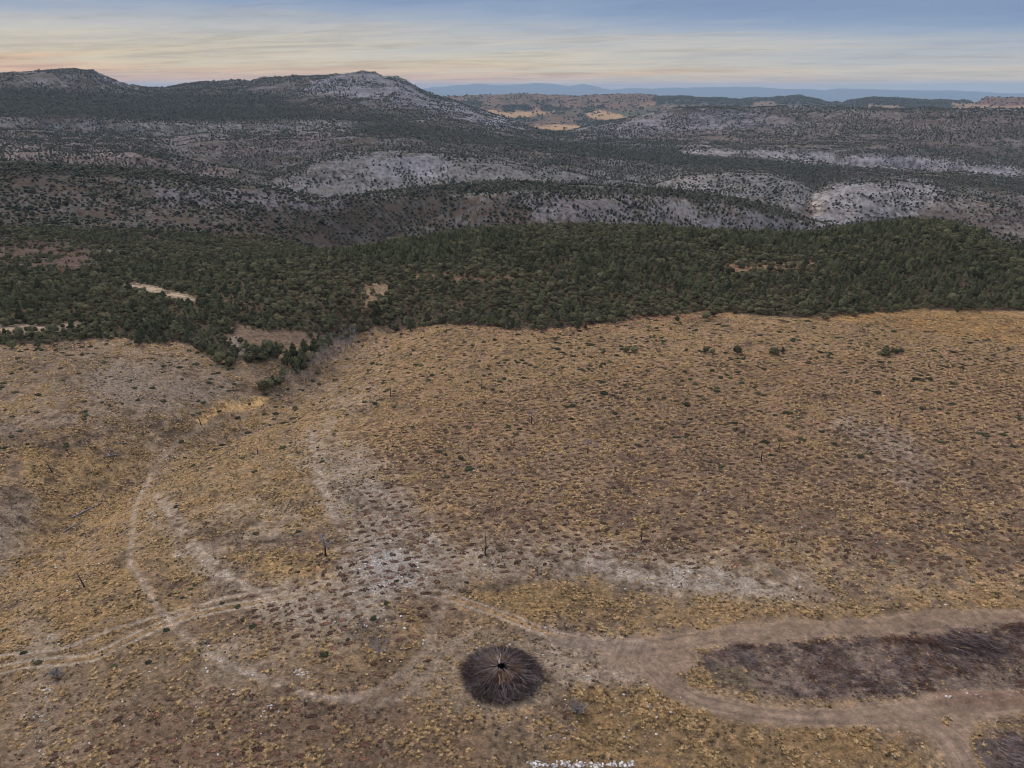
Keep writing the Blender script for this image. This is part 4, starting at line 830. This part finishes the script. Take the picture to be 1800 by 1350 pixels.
# ------------------------------------------------------------------ cut branches: the round pile and the heaps beside the track
def branch_into(mb, base, d, L0, r0, nt, droop=.0, fan=.45, mi=0):
    d = d/np.linalg.norm(d); k = 5; ts = np.linspace(0, 1, k); side = np.cross(d, (0, 0, 1)); side /= np.linalg.norm(side)+1e-9; bend = rng.normal(0, .05)*L0
    pts = [base+d*L0*t+side*bend*math.sin(t*3.1)+np.array([0, 0, -droop*t*t*L0]) for t in ts]; mb.tube(pts, [r0*(1-.75*t) for t in ts], 4, mi)
    for _ in range(nt):
        t = rng.uniform(.3, .98); i = min(int(t*(k-1)), k-2); f_ = t*(k-1)-i; o_ = pts[i]*(1-f_)+pts[i+1]*f_; dd = d+rng.normal(0, fan, 3); dd[2] = abs(dd[2])*.5+d[2]*.6; ll = L0*rng.uniform(.14, .30)
        e_ = o_+dd*ll; mb.tube([o_, (o_+e_)/2+rng.normal(0, .03, 3), e_], [r0*.45, r0*.32, r0*.16], 3, mi, cap=False)
pc = np.array(at(881, 1187)); PR = 6.45; PH = 2.0
mats = [M_TWIG, M_TWIG2, M_STEM, M_BRN]
pile = tag(obj('branch_pile', None, loc=pc), 'great round heap of cut branches fanned outward from a dark central hole', 'branch pile')
def prof(rr): return PH*(1-(rr/PR)**2.2)*(1 if rr > .5 else .9)
main = MB()
fn = 30; nr = 9; V = []; F = []
for i in range(nr):
    rr = .60+(PR*.86-.60)*i/(nr-1)
    for j in range(fn): V.append((rr*math.cos(6.283*j/fn), rr*math.sin(6.283*j/fn), max(prof(rr)*.72+rng.normal(0, .06), -.05)))
F = [(i*fn+j, (i+1)*fn+j, (i+1)*fn+(j+1) % fn, i*fn+(j+1) % fn) for i in range(nr-1) for j in range(fn)]
MH = leafmat('brush_gap_shade', (.018,.013,.014), (.04,.03,.03), .1, 3); hb = MB(); hb.add(V, F); obj('heart', hb.mesh('heart', [MH]), pile)  # dark sheet added under the branches, shade of the gaps in its colour
rows_ = [(.58, 150, 2), (1.0, 150, 2), (1.6, 170, 0), (2.5, 220, 0), (3.4, 290, 0), (4.2, 330, 0), (4.9, 300, 0)]
cnt = 0
for (ra, nb_, mi0) in rows_:
    for b in range(nb_):
        a = rng.uniform(0, 6.283); rr = ra+rng.uniform(0, .6); L0 = rng.uniform(1.5, 2.7)
        rend = min(rr+L0, PR+.25*math.sin(3*a+1)+.2*math.sin(5*a)+rng.uniform(-.5, .6)); z0 = prof(rr)*.92+rng.uniform(-.05, .22); z1 = max(prof(min(rend, PR))*.92, .1)+rng.uniform(-.05, .55)
        a2 = a+rng.normal(0, .05+.035*rr); p0 = np.array([math.cos(a)*rr, math.sin(a)*rr, z0]); p1 = np.array([math.cos(a2)*rend, math.sin(a2)*rend, z1]); dv = p1-p0; L_ = np.linalg.norm(dv)
        if L_ < .3: continue
        patch = vnoise(np.array([a*1.6+rr*.2]), np.array([rr*.9]), 5)[0]
        mi = 2 if (rr < 1.9 and rng.random() < .45) else (1 if (patch > .58 and rng.random() < .7) or rng.random() < .12 else (3 if rng.random() < .12 else 0))
        own = cnt < 96 and rng.random() < (.25 if rr < 1.5 else .05)
        mb = MB() if own else main; branch_into(mb, p0, dv, L_, rng.uniform(.03, .075), 2 if rr < 1.2 else 7, droop=-.04, fan=.38 if rr > 1.5 else .15, mi=0 if own else mi)
        if own: obj('branch', mb.mesh('branch', [mats[mi]]), pile); cnt += 1
tag(obj('brushwood', main.mesh('brushwood', mats), pile), None, None, kind='stuff')
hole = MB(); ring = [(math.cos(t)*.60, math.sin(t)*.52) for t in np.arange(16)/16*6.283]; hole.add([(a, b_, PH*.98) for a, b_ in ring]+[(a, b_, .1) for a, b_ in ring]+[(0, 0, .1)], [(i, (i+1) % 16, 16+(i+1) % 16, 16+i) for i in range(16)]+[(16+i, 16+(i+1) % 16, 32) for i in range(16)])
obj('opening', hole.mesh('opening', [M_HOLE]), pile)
def heap(name, pts, wid, hgt, n, dirv, label, mix, own=24, L0=(1.2, 2.4), group='heaps of cut branches beside the dirt track'):
    W_ = [np.array(at(*p)) for p in pts]; c0 = sum(W_)/len(W_); e = tag(obj(name, None, loc=c0), label, 'brush heap', group); main = MB(); k_ = 0
    for b in range(n):
        t = rng.uniform(0, len(W_)-1.001); i = int(t); p = W_[i]*(1-(t-i))+W_[i+1]*(t-i)-c0; o_ = rng.normal(0, wid*.4, 2); env = math.exp(-(o_[0]**2+o_[1]**2)/(wid*wid))*math.sin(math.pi*np.clip((t+.25)/(len(W_)-.5), .08, .92))
        p = p+np.array([o_[0], o_[1], hgt*env*rng.uniform(.2, 1)]); d = np.array([dirv[0], dirv[1], .12])+rng.normal(0, .30, 3)*np.array([1, 1, .6]); l_ = rng.uniform(*L0)
        mi = rng.choice(4, p=mix); ow = k_ < own and b % 5 == 0; mb = MB() if ow else main; branch_into(mb, p-d*l_*.5, d, l_, rng.uniform(.025, .05), 7, fan=.4, mi=0 if ow else int(mi))
        if ow: obj('branch', mb.mesh('branch', [mats[mi]]), e); k_ += 1
    tag(obj('brushwood', main.mesh('brushwood', mats), e), None, None, kind='stuff')
heap('brush_heap', [(1552,1126),(1590,1126),(1640,1130),(1662,1140)], 1.1, 1.0, 420, (.3, -.9), 'rust brown heap of cut brush at the upper rim of the dark chipped ground', (.2,.02,.08,.70), L0=(.6, 1.5))
heap('brush_heap', [(1660,1136),(1690,1134),(1720,1130),(1755,1138)], 2.0, 1.9, 560, (.75, -.75), 'big grey heap of leaning cut branches next to the rust brown one', (.62,.22,.12,.04), own=40, L0=(1.8, 3.4))
heap('brush_heap', [(1764,1103),(1800,1102),(1850,1106)], 1.0, .8, 240, (1, .1), 'small dark brown brush heap at the right edge above the grey heap', (.3,.02,.03,.65), L0=(.7, 1.6))
heap('brush_heap', [(1296,1138),(1312,1136),(1325,1138)], .6, .5, 80, (1, .2), 'little brown brush heap at the left end of the dark chipped ground', (.2,.05,.05,.7), own=10, L0=(.5, 1.1))
heap('brush_heap', [(1295,1150),(1312,1158),(1328,1166)], 1.2, .5, 70, (.5, -.8), 'loose grey branches scattered below the little brown heap', (.4,.5,.1,0), own=20, L0=(1.2, 2.6))
heap('brush_heap', [(1790,1205),(1800,1200),(1840,1190)], 1.0, .6, 120, (1, -.3), 'dark brush at the right edge beside the verge of the reddish track', (.6,.05,.05,.3), own=10, L0=(.7, 1.5))
heap('brush_heap', [(1770,1300),(1785,1330),(1800,1360)], 2.0, .7, 260, (.7, -.7), 'grey heap of branches in the lower right corner past the track', (.6,.35,.05,0), own=24, L0=(1.2, 2.8))
# broken sticks and chips on the dark ground
def chips(seed, m):
    r = np.random.default_rng(seed); mb = MB()
    for _ in range(14):
        p = r.normal(0, .4, 3)*(1, 1, .0)+(0, 0, .05+.08*r.random()); a = r.random()*3.14; l_ = r.uniform(.12, .55); d = np.array([math.cos(a), math.sin(a), r.normal(0, .2)])*l_; mb.tube([p-d, p+d], [.026, .016], 3, cap=False)
    return mb.mesh('chips', [m])
CM = blur(poly(CHIP), 2)+blur(poly([(1755,1285),(1850,1275),(1850,1400),(1800,1400)]), 4)
CH = [chips(1, M_TWIG), chips(2, M_TWIG), chips(3, M_TWIG), chips(4, M_TWIG2), chips(5, M_BRN), chips(6, M_STEM)]
x, y, z, u, v, r = sample(170000, 70, 185, .05, .95); q = (rng.random(len(x)) < samp(CM, u, v)*.18*np.clip(.7+fbm(x/5, y/5, 45, 3)*1.6, .1, 1.6)) & (u < 2250); n = q.sum(); print('chips', n)
s = rng.uniform(.6, 1.3, n); scatter('wood_debris', np.stack([x, y, z], 1)[q], zrot(n, .1), np.stack([s]*3, 1), rng.choice(6, n, p=[.25,.22,.20,.06,.20,.07]), CH, 'dark ground strewn with broken sticks and chipped wood between the two tracks', 'wood debris')
# ------------------------------------------------------------------ air
hm = MB(); XA, YB, YA, Z0, Z1 = 69000, -3000, 71000, float(Zg.min())-1, 560
Z1 = max(CAMH+60, float(Zg[RR < 12000].max())+12, float(Zg.max())+12)
hm.add([(-XA, YB, Z0), (XA, YB, Z0), (XA, YA, Z0), (-XA, YA, Z0), (-XA, YB, Z1), (XA, YB, Z1), (XA, YA, Z1), (-XA, YA, Z1)], [(0, 3, 2, 1), (4, 5, 6, 7), (0, 1, 5, 4), (1, 2, 6, 5), (2, 3, 7, 6), (3, 0, 4, 7)])
mh = bpy.data.materials.new('haze'); mh.use_nodes = True; N, L, M, MIX, RAMP = NT(mh.node_tree); pv = N('ShaderNodeVolumePrincipled'); pv.inputs['Density'].default_value = 3.0e-5; pv.inputs['Color'].default_value = (.47, .64, .84, 1); pv.inputs['Anisotropy'].default_value = .0
mo = N('ShaderNodeOutputMaterial'); L(pv.outputs[0], mo.inputs['Volume']); ho = obj('haze', hm.mesh('haze', [mh])); ho['kind'] = 'stuff'; ho['label'] = 'thin blue haze over the far plain and mountains'; ho['category'] = 'haze'
print('haze top', Z1, 'bottom', Z0)
